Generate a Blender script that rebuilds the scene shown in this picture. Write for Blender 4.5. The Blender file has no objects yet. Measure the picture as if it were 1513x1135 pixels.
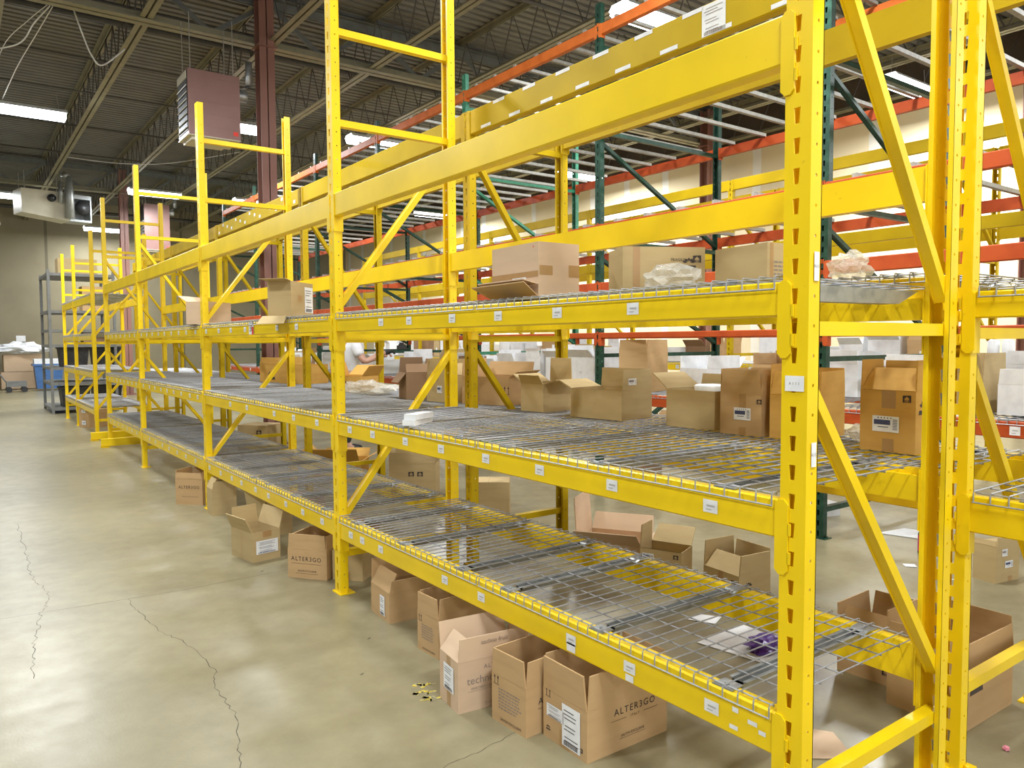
import bpy, bmesh, math, random
from mathutils import Vector, Matrix
C = bpy.context.scene.collection
PI = math.pi
rnd = random.Random(7)

# ------------------------------------------------------------------ materials
def new_mat(name):
    m = bpy.data.materials.new(name); m.use_nodes = True
    nt = m.node_tree; nt.nodes.clear()
    out = nt.nodes.new('ShaderNodeOutputMaterial')
    b = nt.nodes.new('ShaderNodeBsdfPrincipled')
    nt.links.new(b.outputs[0], out.inputs[0])
    return m, nt, b

def paint(name, col, col2=None, rough=.4, metal=0, scale=9, amt=(.45, .7), bump=0, detail=4, rough2=None, stretch=None, spec=.5):
    """noise-mottled procedural surface"""
    m, nt, b = new_mat(name)
    N, Lk = nt.nodes.new, nt.links.new
    tc = N('ShaderNodeTexCoord'); mp = N('ShaderNodeMapping')
    Lk(tc.outputs['Object'], mp.inputs[0])
    if stretch: mp.inputs['Scale'].default_value = stretch
    n = N('ShaderNodeTexNoise'); n.inputs['Scale'].default_value = scale; n.inputs['Detail'].default_value = detail
    Lk(mp.outputs[0], n.inputs['Vector'])
    r = N('ShaderNodeValToRGB')
    r.color_ramp.elements[0].position = amt[0]; r.color_ramp.elements[1].position = amt[1]
    c2 = col2 or tuple(x*.8 for x in col)
    r.color_ramp.elements[0].color = (*col, 1); r.color_ramp.elements[1].color = (*c2, 1)
    Lk(n.outputs['Fac'], r.inputs[0]); Lk(r.outputs[0], b.inputs['Base Color'])
    b.inputs['Metallic'].default_value = metal
    b.inputs['Roughness'].default_value = rough
    b.inputs['Specular IOR Level'].default_value = spec
    if rough2 is not None:
        mr = N('ShaderNodeMapRange'); mr.inputs['To Min'].default_value = rough; mr.inputs['To Max'].default_value = rough2
        Lk(n.outputs['Fac'], mr.inputs[0]); Lk(mr.outputs[0], b.inputs['Roughness'])
    if bump:
        bp = N('ShaderNodeBump'); bp.inputs['Strength'].default_value = bump; bp.inputs['Distance'].default_value = .01
        Lk(n.outputs['Fac'], bp.inputs['Height']); Lk(bp.outputs[0], b.inputs['Normal'])
    return m

M = {}
def scuffed(name, base, dark, rough, spec=.4):
    m, nt, b = new_mat(name)
    N, Lk = nt.nodes.new, nt.links.new
    tc = N('ShaderNodeTexCoord')
    n1 = N('ShaderNodeTexNoise'); n1.inputs['Scale'].default_value = 3; n1.inputs['Detail'].default_value = 3
    n2 = N('ShaderNodeTexNoise'); n2.inputs['Scale'].default_value = 28; n2.inputs['Detail'].default_value = 6; n2.inputs['Roughness'].default_value = .7
    Lk(tc.outputs['Object'], n1.inputs['Vector']); Lk(tc.outputs['Object'], n2.inputs['Vector'])
    r1 = N('ShaderNodeValToRGB'); r1.color_ramp.elements[0].position = .35; r1.color_ramp.elements[1].position = .7
    r1.color_ramp.elements[0].color = (*base, 1); r1.color_ramp.elements[1].color = (*[x*.86 for x in base], 1)
    r2 = N('ShaderNodeValToRGB'); r2.color_ramp.elements[0].position = .66; r2.color_ramp.elements[1].position = .74
    r2.color_ramp.elements[0].color = (0, 0, 0, 1); r2.color_ramp.elements[1].color = (.55, .55, .55, 1)
    mx = N('ShaderNodeMix'); mx.data_type = 'RGBA'
    Lk(n1.outputs['Fac'], r1.inputs[0]); Lk(n2.outputs['Fac'], r2.inputs[0])
    Lk(r2.outputs[0], mx.inputs['Factor']); Lk(r1.outputs[0], mx.inputs['A']); mx.inputs['B'].default_value = (*dark, 1)
    Lk(mx.outputs['Result'], b.inputs['Base Color'])
    b.inputs['Roughness'].default_value = rough
    b.inputs['Specular IOR Level'].default_value = spec
    return m
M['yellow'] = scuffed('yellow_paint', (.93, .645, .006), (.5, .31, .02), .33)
M['shaded_yellow'] = scuffed('shaded_yellow_paint', (.56, .385, .006), (.18, .12, .03), .5, .15)  # same yellow paint, darkened: the dimmer light is put into the colour
M['green'] = paint('dark_green_paint', (.012, .046, .028), (.028, .085, .055), .4, scale=14, spec=.3)
M['green2'] = paint('mid_green_paint', (.03, .20, .11), (.05, .27, .16), .4, scale=14)
M['orange'] = paint('orange_paint', (.70, .17, .03), (.58, .13, .02), .5, scale=6, spec=.2)
M['red'] = paint('red_orange_paint', (.50, .085, .02), (.40, .06, .015), .5, scale=6, spec=.2)
M['wire'] = paint('galvanised_wire', (.33, .33, .33), (.25, .25, .26), .5, metal=.3, scale=60)
M['galv'] = paint('galvanised_steel', (.42, .44, .44), (.30, .32, .33), .4, metal=.7, scale=25, stretch=(1, 6, 1))
M['rod'] = paint('zinc_bar', (.36, .35, .31), (.28, .27, .24), .5, metal=.3, scale=30)
M['card'] = paint('cardboard', (.53, .35, .175), (.49, .32, .155), .85, scale=5, stretch=(1, 1, 5), spec=.15)
M['card_pale'] = paint('pale_cardboard', (.62, .45, .30), (.58, .42, .28), .85, scale=5, stretch=(1, 1, 5), spec=.15)
M['card_tan'] = paint('tan_cardboard', (.50, .375, .19), (.46, .34, .17), .85, scale=5, stretch=(1, 1, 5), spec=.15)
M['card_gold'] = paint('golden_cardboard', (.62, .36, .09), (.57, .32, .08), .8, scale=5, stretch=(1, 1, 5), spec=.2)
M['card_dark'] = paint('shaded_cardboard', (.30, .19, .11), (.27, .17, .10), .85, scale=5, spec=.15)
M['tape'] = paint('parcel_tape', (.42, .25, .10), (.40, .23, .09), .3, scale=20)
M['white'] = paint('white_paper', (.82, .83, .84), (.74, .75, .77), .6, scale=20)
M['ink'] = paint('dark_ink', (.05, .035, .03), (.08, .06, .05), .7)
M['ink_light'] = paint('faded_ink', (.45, .44, .42), (.5, .48, .46), .7)
M['ink_grey'] = paint('grey_ink', (.25, .2, .17), (.3, .25, .2), .7)
M['ink_navy'] = paint('navy_ink', (.05, .06, .14), (.08, .09, .18), .7)
M['ink_red'] = paint('red_ink', (.75, .05, .03), (.6, .05, .03), .6)
M['white_plastic'] = paint('white_plastic', (.78, .79, .78), (.66, .67, .66), .35, scale=6)
M['bin_grey'] = paint('grey_plastic', (.42, .45, .5), (.35, .38, .42), .4, scale=6)
M['blue_plastic'] = paint('blue_plastic', (.06, .16, .38), (.05, .12, .3), .4)
M['black'] = paint('black_plastic', (.015, .015, .017), (.03, .03, .03), .45)
M['purple'] = paint('purple_plastic', (.09, .03, .24), (.05, .02, .15), .3)
M['magenta'] = paint('magenta_liquid', (.55, .01, .17), (.45, .01, .14), .15)
M['pink'] = paint('pink_plastic', (.85, .30, .38), (.8, .25, .32), .3)
M['brown_steel'] = paint('brown_red_column_paint', (.26, .12, .09), (.22, .10, .075), .5, scale=3, stretch=(1, 1, .3))
M['heater_brown'] = paint('brown_metallic_sheet', (.27, .15, .13), (.24, .13, .11), .35, metal=.2, scale=3)
M['cream_metal'] = paint('cream_sheet_metal', (.62, .58, .46), (.56, .52, .4), .4, scale=3)
M['joist'] = paint('olive_joist_paint', (.24, .22, .14), (.19, .175, .11), .6, scale=8)
M['girder'] = paint('grey_girder_paint', (.13, .14, .13), (.10, .105, .10), .6, scale=8)
M['darkrod'] = paint('dark_web_rod', (.075, .07, .06), (.06, .055, .05), .6)
M['deckroof'] = paint('roof_deck_paint', (.15, .145, .125), (.11, .105, .095), .6, scale=2)
M['skin'] = paint('skin', (.62, .36, .26), (.58, .33, .24), .5)
M['shirt'] = paint('white_cotton', (.82, .83, .85), (.72, .73, .76), .9, scale=6, bump=.3)
M['trouser'] = paint('dark_denim', (.03, .035, .045), (.045, .05, .06), .9)
M['hair'] = paint('dark_hair', (.03, .02, .015), (.05, .03, .02), .7)
M['shelf_grey'] = paint('grey_shelf_paint', (.17, .17, .16), (.13, .13, .12), .5)

def clear_plastic():
    m, nt, b = new_mat('crinkled_clear_film')
    b.inputs['Base Color'].default_value = (.9, .88, .8, 1)
    b.inputs['Roughness'].default_value = .12
    b.inputs['Alpha'].default_value = .45
    b.inputs['Specular IOR Level'].default_value = .9
    N, Lk = nt.nodes.new, nt.links.new
    tc = N('ShaderNodeTexCoord'); n = N('ShaderNodeTexNoise'); n.inputs['Scale'].default_value = 18; n.inputs['Distortion'].default_value = 2
    bp = N('ShaderNodeBump'); bp.inputs['Strength'].default_value = .8; bp.inputs['Distance'].default_value = .02
    Lk(tc.outputs['Object'], n.inputs['Vector']); Lk(n.outputs['Fac'], bp.inputs['Height']); Lk(bp.outputs[0], b.inputs['Normal'])
    return m
M['film'] = clear_plastic()

def emit(name, col, s):
    m = bpy.data.materials.new(name); m.use_nodes = True; nt = m.node_tree; nt.nodes.clear()
    o = nt.nodes.new('ShaderNodeOutputMaterial'); e = nt.nodes.new('ShaderNodeEmission')
    e.inputs[0].default_value = (*col, 1); e.inputs[1].default_value = s
    nt.links.new(e.outputs[0], o.inputs[0]); return m
M['lamp'] = emit('fluorescent_lens', (.88, .95, 1), 14)

def concrete():
    m, nt, b = new_mat('polished_concrete')
    N, Lk = nt.nodes.new, nt.links.new
    tc = N('ShaderNodeTexCoord')
    def noise(s, d, ro=.5):
        n = N('ShaderNodeTexNoise'); n.inputs['Scale'].default_value = s; n.inputs['Detail'].default_value = d; n.inputs['Roughness'].default_value = ro
        Lk(tc.outputs['Object'], n.inputs['Vector']); return n
    a, f, g = noise(.55, 4), noise(7, 6, .65), noise(90, 2)
    r = N('ShaderNodeValToRGB'); r.color_ramp.elements[0].position = .32; r.color_ramp.elements[1].position = .68
    r.color_ramp.elements[0].color = (.305, .268, .16, 1); r.color_ramp.elements[1].color = (.205, .176, .10, 1)
    r2 = N('ShaderNodeValToRGB'); r2.color_ramp.elements[0].position = .35; r2.color_ramp.elements[1].position = .75
    r2.color_ramp.elements[0].color = (1.03, 1.03, 1.03, 1); r2.color_ramp.elements[1].color = (.82, .81, .78, 1)
    mx = N('ShaderNodeMix'); mx.data_type = 'RGBA'; mx.blend_type = 'MULTIPLY'; mx.inputs['Factor'].default_value = 1
    Lk(a.outputs['Fac'], r.inputs[0]); Lk(f.outputs['Fac'], r2.inputs[0])
    Lk(r.outputs[0], mx.inputs['A']); Lk(r2.outputs[0], mx.inputs['B']); Lk(mx.outputs['Result'], b.inputs['Base Color'])
    mr = N('ShaderNodeMapRange'); mr.inputs['To Min'].default_value = .22; mr.inputs['To Max'].default_value = .42
    Lk(f.outputs['Fac'], mr.inputs[0]); Lk(mr.outputs[0], b.inputs['Roughness'])
    bp = N('ShaderNodeBump'); bp.inputs['Strength'].default_value = .04; bp.inputs['Distance'].default_value = .01
    Lk(g.outputs['Fac'], bp.inputs['Height']); Lk(bp.outputs[0], b.inputs['Normal'])
    return m
M['floor'] = concrete()
M['crack'] = paint('crack_dirt', (.07, .06, .045), (.12, .1, .07), .9)
M['yellow_mark'] = paint('worn_yellow_floor_paint', (.62, .47, .04), (.36, .31, .17), .6, scale=40, amt=(.45, .5))

def block_wall(name, c1, c2, panel):
    m, nt, b = new_mat(name)
    N, Lk = nt.nodes.new, nt.links.new
    tc = N('ShaderNodeTexCoord'); sp = N('ShaderNodeSeparateXYZ'); Lk(tc.outputs['Object'], sp.inputs[0])
    n = N('ShaderNodeTexNoise'); n.inputs['Scale'].default_value = 1.2; n.inputs['Detail'].default_value = 5
    Lk(tc.outputs['Object'], n.inputs['Vector'])
    r = N('ShaderNodeValToRGB'); r.color_ramp.elements[0].color = (*c1, 1); r.color_ramp.elements[1].color = (*c2, 1)
    r.color_ramp.elements[0].position = .4; r.color_ramp.elements[1].position = .62
    Lk(n.outputs['Fac'], r.inputs[0])
    # narrow vertical joints every `panel` metres, both horizontal axes summed
    s = N('ShaderNodeMath'); s.operation = 'ADD'; Lk(sp.outputs[0], s.inputs[0]); Lk(sp.outputs[1], s.inputs[1])
    d = N('ShaderNodeMath'); d.operation = 'DIVIDE'; Lk(s.outputs[0], d.inputs[0]); d.inputs[1].default_value = panel
    f = N('ShaderNodeMath'); f.operation = 'FRACT'; Lk(d.outputs[0], f.inputs[0])
    l = N('ShaderNodeMath'); l.operation = 'LESS_THAN'; Lk(f.outputs[0], l.inputs[0]); l.inputs[1].default_value = .02
    mx = N('ShaderNodeMix'); mx.data_type = 'RGBA'; Lk(l.outputs[0], mx.inputs['Factor'])
    Lk(r.outputs[0], mx.inputs['A']); mx.inputs['B'].default_value = (*[x*.55 for x in c1], 1)
    Lk(mx.outputs['Result'], b.inputs['Base Color']); b.inputs['Roughness'].default_value = .85
    return m
M['wall_far'] = block_wall('painted_panel_wall', (.27, .235, .15), (.24, .205, .13), 4.2)

def drywall():
    m, nt, b = new_mat('unfinished_drywall')
    N, Lk = nt.nodes.new, nt.links.new
    tc = N('ShaderNodeTexCoord'); sp = N('ShaderNodeSeparateXYZ'); Lk(tc.outputs['Object'], sp.inputs[0])
    n = N('ShaderNodeTexNoise'); n.inputs['Scale'].default_value = 1.6; n.inputs['Detail'].default_value = 4
    Lk(tc.outputs['Object'], n.inputs['Vector'])
    w = N('ShaderNodeMath'); w.operation = 'MULTIPLY_ADD'; Lk(n.outputs['Fac'], w.inputs[0]); w.inputs[1].default_value = .12; Lk(sp.outputs[1], w.inputs[2])
    d = N('ShaderNodeMath'); d.operation = 'DIVIDE'; Lk(w.outputs[0], d.inputs[0]); d.inputs[1].default_value = 1.22
    f = N('ShaderNodeMath'); f.operation = 'FRACT'; Lk(d.outputs[0], f.inputs[0])
    l = N('ShaderNodeMath'); l.operation = 'LESS_THAN'; Lk(f.outputs[0], l.inputs[0]); l.inputs[1].default_value = .16
    mx = N('ShaderNodeMix'); mx.data_type = 'RGBA'; Lk(l.outputs[0], mx.inputs['Factor'])
    mx.inputs['A'].default_value = (.82, .70, .46, 1); mx.inputs['B'].default_value = (.88, .85, .76, 1)
    Lk(mx.outputs['Result'], b.inputs['Base Color']); b.inputs['Roughness'].default_value = .9
    return m
M['drywall'] = drywall()
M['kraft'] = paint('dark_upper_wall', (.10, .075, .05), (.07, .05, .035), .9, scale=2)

# ------------------------------------------------------------------ mesh helpers
class MB:
    def __init__(s): s.v = []; s.f = []; s.m = []
    def quad(s, a, b, c, d, mi=0):
        k = len(s.v); s.v += [a, b, c, d]; s.f.append((k, k+1, k+2, k+3)); s.m.append(mi)
    def box(s, x0, y0, z0, x1, y1, z1, mi=0):
        s.hexa([(x0, y0, z0), (x1, y0, z0), (x1, y1, z0), (x0, y1, z0), (x0, y0, z1), (x1, y0, z1), (x1, y1, z1), (x0, y1, z1)], mi)
    def hexa(s, p, mi=0):
        k = len(s.v); s.v += [tuple(q) for q in p]
        for f in ((3, 2, 1, 0), (4, 5, 6, 7), (0, 1, 5, 4), (1, 2, 6, 5), (2, 3, 7, 6), (3, 0, 4, 7)):
            s.f.append(tuple(k+i for i in f)); s.m.append(mi)
    def bar(s, a, b, w, h, up=(0, 0, 1), mi=0):
        """rectangular bar from a to b, w across, h along up"""
        a = Vector(a); b = Vector(b); d = (b-a).normalized(); up = Vector(up)
        r = d.cross(up).normalized(); u = r.cross(d).normalized()
        r *= w/2; u *= h/2
        s.hexa([a-r-u, a+r-u, b+r-u, b-r-u, a-r+u, a+r+u, b+r+u, b-r+u], mi)
    def tube(s, pts, r, n=6, mi=0, cap=True):
        pts = [Vector(p) for p in pts]; k0 = len(s.v)
        for i, p in enumerate(pts):
            d = (pts[min(i+1, len(pts)-1)] - pts[max(i-1, 0)]).normalized()
            a = d.cross(Vector((0, 0, 1)) if abs(d.z) < .9 else Vector((1, 0, 0))).normalized(); b = d.cross(a)
            rr = r[i] if isinstance(r, (list, tuple)) else r
            for j in range(n):
                t = 2*PI*j/n; s.v.append(tuple(p + a*(math.cos(t)*rr) + b*(math.sin(t)*rr)))
        for i in range(len(pts)-1):
            for j in range(n):
                q = k0+i*n; s.f.append((q+j, q+(j+1) % n, q+n+(j+1) % n, q+n+j)); s.m.append(mi)
        if cap:
            s.f.append(tuple(range(k0+n-1, k0-1, -1))); s.m.append(mi)
            e = k0+(len(pts)-1)*n; s.f.append(tuple(range(e, e+n))); s.m.append(mi)
    def extrude(s, prof, a, b, axis, mi=0):
        """closed profile of 2D points extruded from a to b along axis ('x' profile=(y,z), 'y' profile=(x,z))"""
        def P(q, t): return (t, q[0], q[1]) if axis == 'x' else ((q[0], t, q[1]) if axis == 'y' else (q[0], q[1], t))
        k = len(s.v); n = len(prof)
        s.v += [P(q, a) for q in prof] + [P(q, b) for q in prof]
        for i in range(n):
            j = (i+1) % n; s.f.append((k+i, k+j, k+n+j, k+n+i)); s.m.append(mi)
        s.f.append(tuple(range(k+n-1, k-1, -1))); s.m.append(mi)
        s.f.append(tuple(range(k+n, k+2*n))); s.m.append(mi)
    def lathe(s, prof, c=(0, 0, 0), n=20, mi=0):
        k = len(s.v)
        for r, z in prof:
            for j in range(n):
                t = 2*PI*j/n; s.v.append((c[0]+r*math.cos(t), c[1]+r*math.sin(t), c[2]+z))
        for i in range(len(prof)-1):
            for j in range(n):
                q = k+i*n; s.f.append((q+j, q+(j+1) % n, q+n+(j+1) % n, q+n+j)); s.m.append(mi)
        s.f.append(tuple(range(k+n-1, k-1, -1))); s.m.append(mi)
        e = k+(len(prof)-1)*n; s.f.append(tuple(range(e, e+n))); s.m.append(mi)
    def mesh(s, name, mats, smooth=False):
        me = bpy.data.meshes.new(name); me.from_pydata(s.v, [], s.f)
        for m in (mats if isinstance(mats, (list, tuple)) else [mats]): me.materials.append(m if not isinstance(m, str) else M[m])
        me.polygons.foreach_set('material_index', s.m)
        bm = bmesh.new(); bm.from_mesh(me); bmesh.ops.recalc_face_normals(bm, faces=bm.faces); bm.to_mesh(me); bm.free()
        if smooth: me.polygons.foreach_set('use_smooth', [True]*len(me.polygons))
        me.update(); return me
    def obj(s, name, mats, parent=None, smooth=False, loc=None):
        return link(name, s.mesh(name, mats, smooth), parent, loc)

def link(name, me, parent=None, loc=None, rot=None):
    o = bpy.data.objects.new(name, me); C.objects.link(o)
    if parent: o.parent = parent
    if loc is not None: o.location = loc
    if rot is not None: o.rotation_euler = rot
    return o
def tag(o, label, cat, group=None, kind=None):
    if label: o['label'] = label
    if cat: o['category'] = cat
    if group: o['group'] = group
    if kind: o['kind'] = kind
    return o
def thing(name, label, cat, loc=(0, 0, 0), rz=0, group=None):
    o = bpy.data.objects.new(name, None); C.objects.link(o); o.location = loc; o.rotation_euler = (0, 0, rz)
    o.empty_display_size = .1
    return tag(o, label, cat, group)
def struct(name, mb, mats, parent=None, smooth=False):
    o = mb.obj(name, mats, parent, smooth)
    if not parent: o['kind'] = 'structure'
    return o
def dup(root, loc=None, label=None):
    r = root.copy(); C.objects.link(r)
    if loc is not None: r.location = loc
    if label: r['label'] = label
    for ch in list(root.children):
        c = ch.copy(); C.objects.link(c); c.parent = r
        for g in list(ch.children):
            d = g.copy(); C.objects.link(d); d.parent = c
    return r
_txt = {}
def text_mesh(s, size, mat, thick=0, spacing=1):
    key = (s, size, mat, spacing)
    if key in _txt: return _txt[key]
    cu = bpy.data.curves.new('lettering', 'FONT'); cu.body = s; cu.size = size; cu.align_x = 'CENTER'; cu.align_y = 'CENTER'
    cu.space_character = spacing; cu.resolution_u = 3; cu.offset = thick
    o = bpy.data.objects.new('lettering', cu); C.objects.link(o)
    dg = bpy.context.evaluated_depsgraph_get(); me = bpy.data.meshes.new_from_object(o.evaluated_get(dg))
    bpy.data.objects.remove(o); bpy.data.curves.remove(cu)
    me.materials.clear(); me.materials.append(M[mat]); me.name = 'printed_text'
    _txt[key] = me; return me

# ------------------------------------------------------------------ camera
def set_camera():
    loc = (CAMX, CAMY, CAMZ)
    yaw, pitch, roll, F = CAMP
    f = Vector((math.sin(yaw)*math.cos(pitch), math.cos(yaw)*math.cos(pitch), -math.sin(pitch)))
    r = Vector((math.cos(yaw), -math.sin(yaw), 0)); u = r.cross(f)
    r2 = r*math.cos(roll)+u*math.sin(roll); u2 = -r*math.sin(roll)+u*math.cos(roll)
    cd = bpy.data.cameras.new('camera'); cam = bpy.data.objects.new('camera', cd); C.objects.link(cam)
    mt = Matrix((r2, u2, -f)).transposed().to_4x4(); mt.translation = loc
    cam.matrix_world = mt; cd.sensor_width = 36; cd.sensor_fit = 'HORIZONTAL'; cd.lens = F/1513*36
    cd.clip_start = .05; cd.clip_end = 200
    bpy.context.scene.camera = cam
CAMX, CAMY, CAMZ = -1.6702, -1.0716, 1.3815
CAMP = (.6310, .0551, -.0058, 1129.67)
set_camera()
# ------------------------------------------------------------------ pallet racking
W, DP, T, PITCH = .072, .048, .003, .0726      # post face width, depth, steel, slot pitch
def ring_cells(mb, org, du, dv, w, pitch, n, hole, off, mi=0):
    """strip of sheet steel with a hole per pitch; du across, dv up, off = thickness vector"""
    org, du, dv, off = Vector(org), Vector(du), Vector(dv), Vector(off)
    for i in range(n):
        base = org + dv*(i*pitch)
        outer = [(0, 0), (w, 0), (w, pitch), (0, pitch)]
        ho = hole  # 4 points, same order
        P = lambda q, o: tuple(base + du*q[0] + dv*q[1] + (off if o else Vector((0, 0, 0))))
        for o in (0, 1):
            for j in range(4):
                k = (j+1) % 4
                mb.quad(P(outer[j], o), P(outer[k], o), P(ho[k], o), P(ho[j], o), mi)
        for j in range(4):
            k = (j+1) % 4
            mb.quad(P(ho[j], 0), P(ho[k], 0), P(ho[k], 1), P(ho[j], 1), mi)
def post_mesh(h, key, mat):
    """upright: slotted web in the plane x=0 (outwards is -x), flanges towards +x, lips"""
    mb = MB(); n = int(h/PITCH)
    c = W*.54
    slot = [(c-.0062, .018), (c+.0062, .018), (c+.0092, .056), (c-.0092, .056)]
    slot = [slot[0], slot[1], slot[2], slot[3]]
    ring_cells(mb, (0, 0, 0), (0, 1, 0), (0, 0, 1), W, PITCH, n, slot, (T, 0, 0))
    hh = .0036
    for y, o in ((0, T), (W, -T)):
        c2 = DP*.5
        hole = [(c2-hh, PITCH*.5-hh), (c2+hh, PITCH*.5-hh), (c2+hh, PITCH*.5+hh), (c2-hh, PITCH*.5+hh)]
        ring_cells(mb, (0, y, 0), (1, 0, 0), (0, 0, 1), DP, PITCH, n, hole, (0, o, 0))
    z1 = n*PITCH
    mb.box(DP-T, 0, 0, DP, .014, z1); mb.box(DP-T, W-.014, 0, DP, W, z1)
    mb.box(0, 0, z1-.001, T, W, z1)
    return mb.mesh('post', mat)
_posts = {}
def post(h, mat):
    k = (round(h, 2), mat)
    if k not in _posts: _posts[k] = post_mesh(h, k, mat)
    return _posts[k]
def frame(x, y, depth, h, dirs, label, mat='yellow', group=None, struts=(.22, 1.41, 2.56, 3.04), diags=(), foot=True, strut_mat=None, pmat=None):
    """upright frame: near-outer corner (x, y), two posts, struts, diagonals (z front, z rear)"""
    root = thing('upright_frame', label, 'rack frame', (x, y, 0), 0, group)
    pm = post(h, pmat or mat); sm = strut_mat or mat
    link('post', pm, root)
    p = link('post', pm, root, (depth, W, 0), (0, 0, PI))
    x0, x1, yc = .012, depth-.012, W/2
    for z in struts:
        if z > h: continue
        mb = MB(); mb.extrude([(yc-.020, z-.018), (yc+.020, z-.018), (yc+.020, z-.014), (yc-.014, z-.014), (yc-.014, z+.014), (yc+.020, z+.014), (yc+.020, z+.018), (yc-.020, z+.018)], x0, x1, 'x')
        mb.obj('horizontal_strut', sm, root)
    for za, zb in diags:
        mb = MB(); mb.bar((x0+.01, yc-.004, za), (x1-.01, yc-.004, zb), .030, .034, up=(0, 1, 0))
        mb.bar((x0+.01, yc+.012, za), (x1-.01, yc+.012, zb), .038, .003, up=(0, 1, 0))
        mb.obj('diagonal_brace', sm, root)
    if foot:
        for xx in (-.01, depth-DP-.03):
            mb = MB(); mb.box(xx, -.02, 0, xx+.088, W+.02, .006)
            for q in (-.008, W+.008): mb.lathe([(.008, 0), (.008, .012), (.005, .014)], (xx+.044, q, .006), 6)
            mb.obj('foot_plate', sm, root)
    return root
_stk = {}
def sticker_mesh(w, h, key='price', ink='ink_light'):
    k = (w, h, key)
    if k in _stk: return _stk[k]
    mb = MB(); e = -.0012
    mb.quad((e, w/2, -h/2), (e, -w/2, -h/2), (e, -w/2, h/2), (e, w/2, h/2), 0)
    e2 = e-.0006
    r = random.Random(int(w*1e4)+int(h*1e3))
    if key == 'price':
        mb.quad((e2, .25*w, -.04*h), (e2, -.3*w, -.04*h), (e2, -.3*w, .10*h), (e2, .25*w, .10*h), 1)
        mb.quad((e2, .3*w, -.30*h), (e2, -.1*w, -.30*h), (e2, -.1*w, -.22*h), (e2, .3*w, -.22*h), 1)
    elif key == 'ship':
        for i in range(9):
            z = .36-.09*i; a = .42-.1*r.random(); b = -.1-.3*r.random()
            if i in (3, 6): continue
            mb.quad((e2, a*w, (z-.008)*h), (e2, b*w, (z-.008)*h), (e2, b*w, (z+.014)*h), (e2, a*w, (z+.014)*h), 1)
        x = .4
        while x > -.35:
            q = .012+.02*r.random(); mb.quad((e2, x*w, -.47*h), (e2, (x-q)*w, -.47*h), (e2, (x-q)*w, -.36*h), (e2, x*w, -.36*h), 1); x -= q+.02
    elif key == 'product':
        mb.quad((e2, .44*w, -.05*h), (e2, -.18*w, -.05*h), (e2, -.18*w, .26*h), (e2, .44*w, .26*h), 1)
        for i in range(7):
            z = .3-.1*i; mb.quad((e2, -.27*w, z*h-.03*h), (e2, -.44*w, z*h-.03*h), (e2, -.44*w, z*h+.012*h), (e2, -.27*w, z*h+.012*h), 1)
        for i in range(5):
            mb.quad((e2, (.3-.12*i)*w, .34*h), (e2, (.26-.12*i)*w, .34*h), (e2, (.26-.12*i)*w, .42*h), (e2, (.3-.12*i)*w, .42*h), 1)
        mb.quad((e2, .3*w, -.22*h), (e2, -.1*w, -.22*h), (e2, -.1*w, -.17*h), (e2, .3*w, -.17*h), 1)
    me = mb.mesh('sticker', ['white', ink]); _stk[k] = me; return me

PROF = {'step': lambda zb, zt: [(0, zb+.004), (0, zt-.004), (.004, zt), (.028, zt), (.028, zt-.02), (.045, zt-.02), (.045, zb), (.004, zb)],
        'stepr': lambda zb, zt: [(.045, zb+.004), (.045, zt-.004), (.041, zt), (.017, zt), (.017, zt-.02), (0, zt-.02), (0, zb), (.041, zb)],
        'box': lambda zb, zt: [(0, zb+.005), (0, zt-.005), (.005, zt), (.045, zt), (.045, zb), (.005, zb)],
        'boxfold': lambda zb, zt: [(0, zb+.004), (0, zb+.42*(zt-zb)), (.005, zb+.46*(zt-zb)), (0, zb+.5*(zt-zb)), (0, zt-.005), (.005, zt), (.045, zt), (.045, zb), (.005, zb)],
        'big': lambda zb, zt: [(.0, zb+.055), (0, zt-.006), (.006, zt), (.05, zt), (.05, zb), (.03, zb), (.022, zb+.012), (.008, zb+.045)]}
def beam(x, y0, y1, zb, zt, label, mat='yellow', face=-1, prof='step', group=None, stickers=(), conn=None, stk=(.050, .036), plate=.19):
    """load beam between posts at y0 (+W) and y1; face=-1: hooks on the -x face at x; +1: hooks on the +x face at x"""
    root = thing('load_beam', label, 'rack beam', (x, y0+W, zb), 0, group); root['kind'] = 'thing'
    Ln = y1-y0-W; h = zt-zb
    mb = MB(); pr = PROF[prof](0, h)
    if face > 0: pr = [(-q[0], q[1]) for q in pr]
    mb.extrude(pr, .0046, Ln-.0046, 'y'); rail = mb.obj('beam_rail', mat, root)
    s = face
    for e, ye in ((0, 0), (1, Ln)):
        sg = -1 if e == 0 else 1        # towards the post
        mb = MB()
        za, zc = h-plate, h+.002
        ya, yb = sorted((ye-sg*.012, ye+sg*.026))
        xa, xb = sorted((s*.0008, s*.0045))
        # hooked plate on the slotted face, with rounded corners
        r = .012
        pts = [(ya+r, za), (yb-r, za), (yb, za+r), (yb, zc-r), (yb-r, zc), (ya+r, zc), (ya, zc-r), (ya, za+r)]
        mb.extrude(pts, xa, xb, 'x')
        # plate against the post's side
        ya, yb = sorted((ye-sg*.0006, ye-sg*.0046))
        xa, xb = sorted((s*.002, -s*.052))
        mb.box(xa, ya, za, xb, yb, zc)
        for k in range(2):   # hook tabs on the plate edge
            zz = za+.03+k*PITCH
            a, b = sorted((ye+sg*.025, ye+sg*.033))
            mb.box(min(s*.0008, s*.0045), a, zz, max(s*.0008, s*.0045), b, zz+.03)
        mb.obj('end_connector', conn or mat, root)
    for yy in stickers:
        link('price_label', sticker_mesh(*stk), rail, (-.0002, yy-y0-W, h*.45))
    return root

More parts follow.
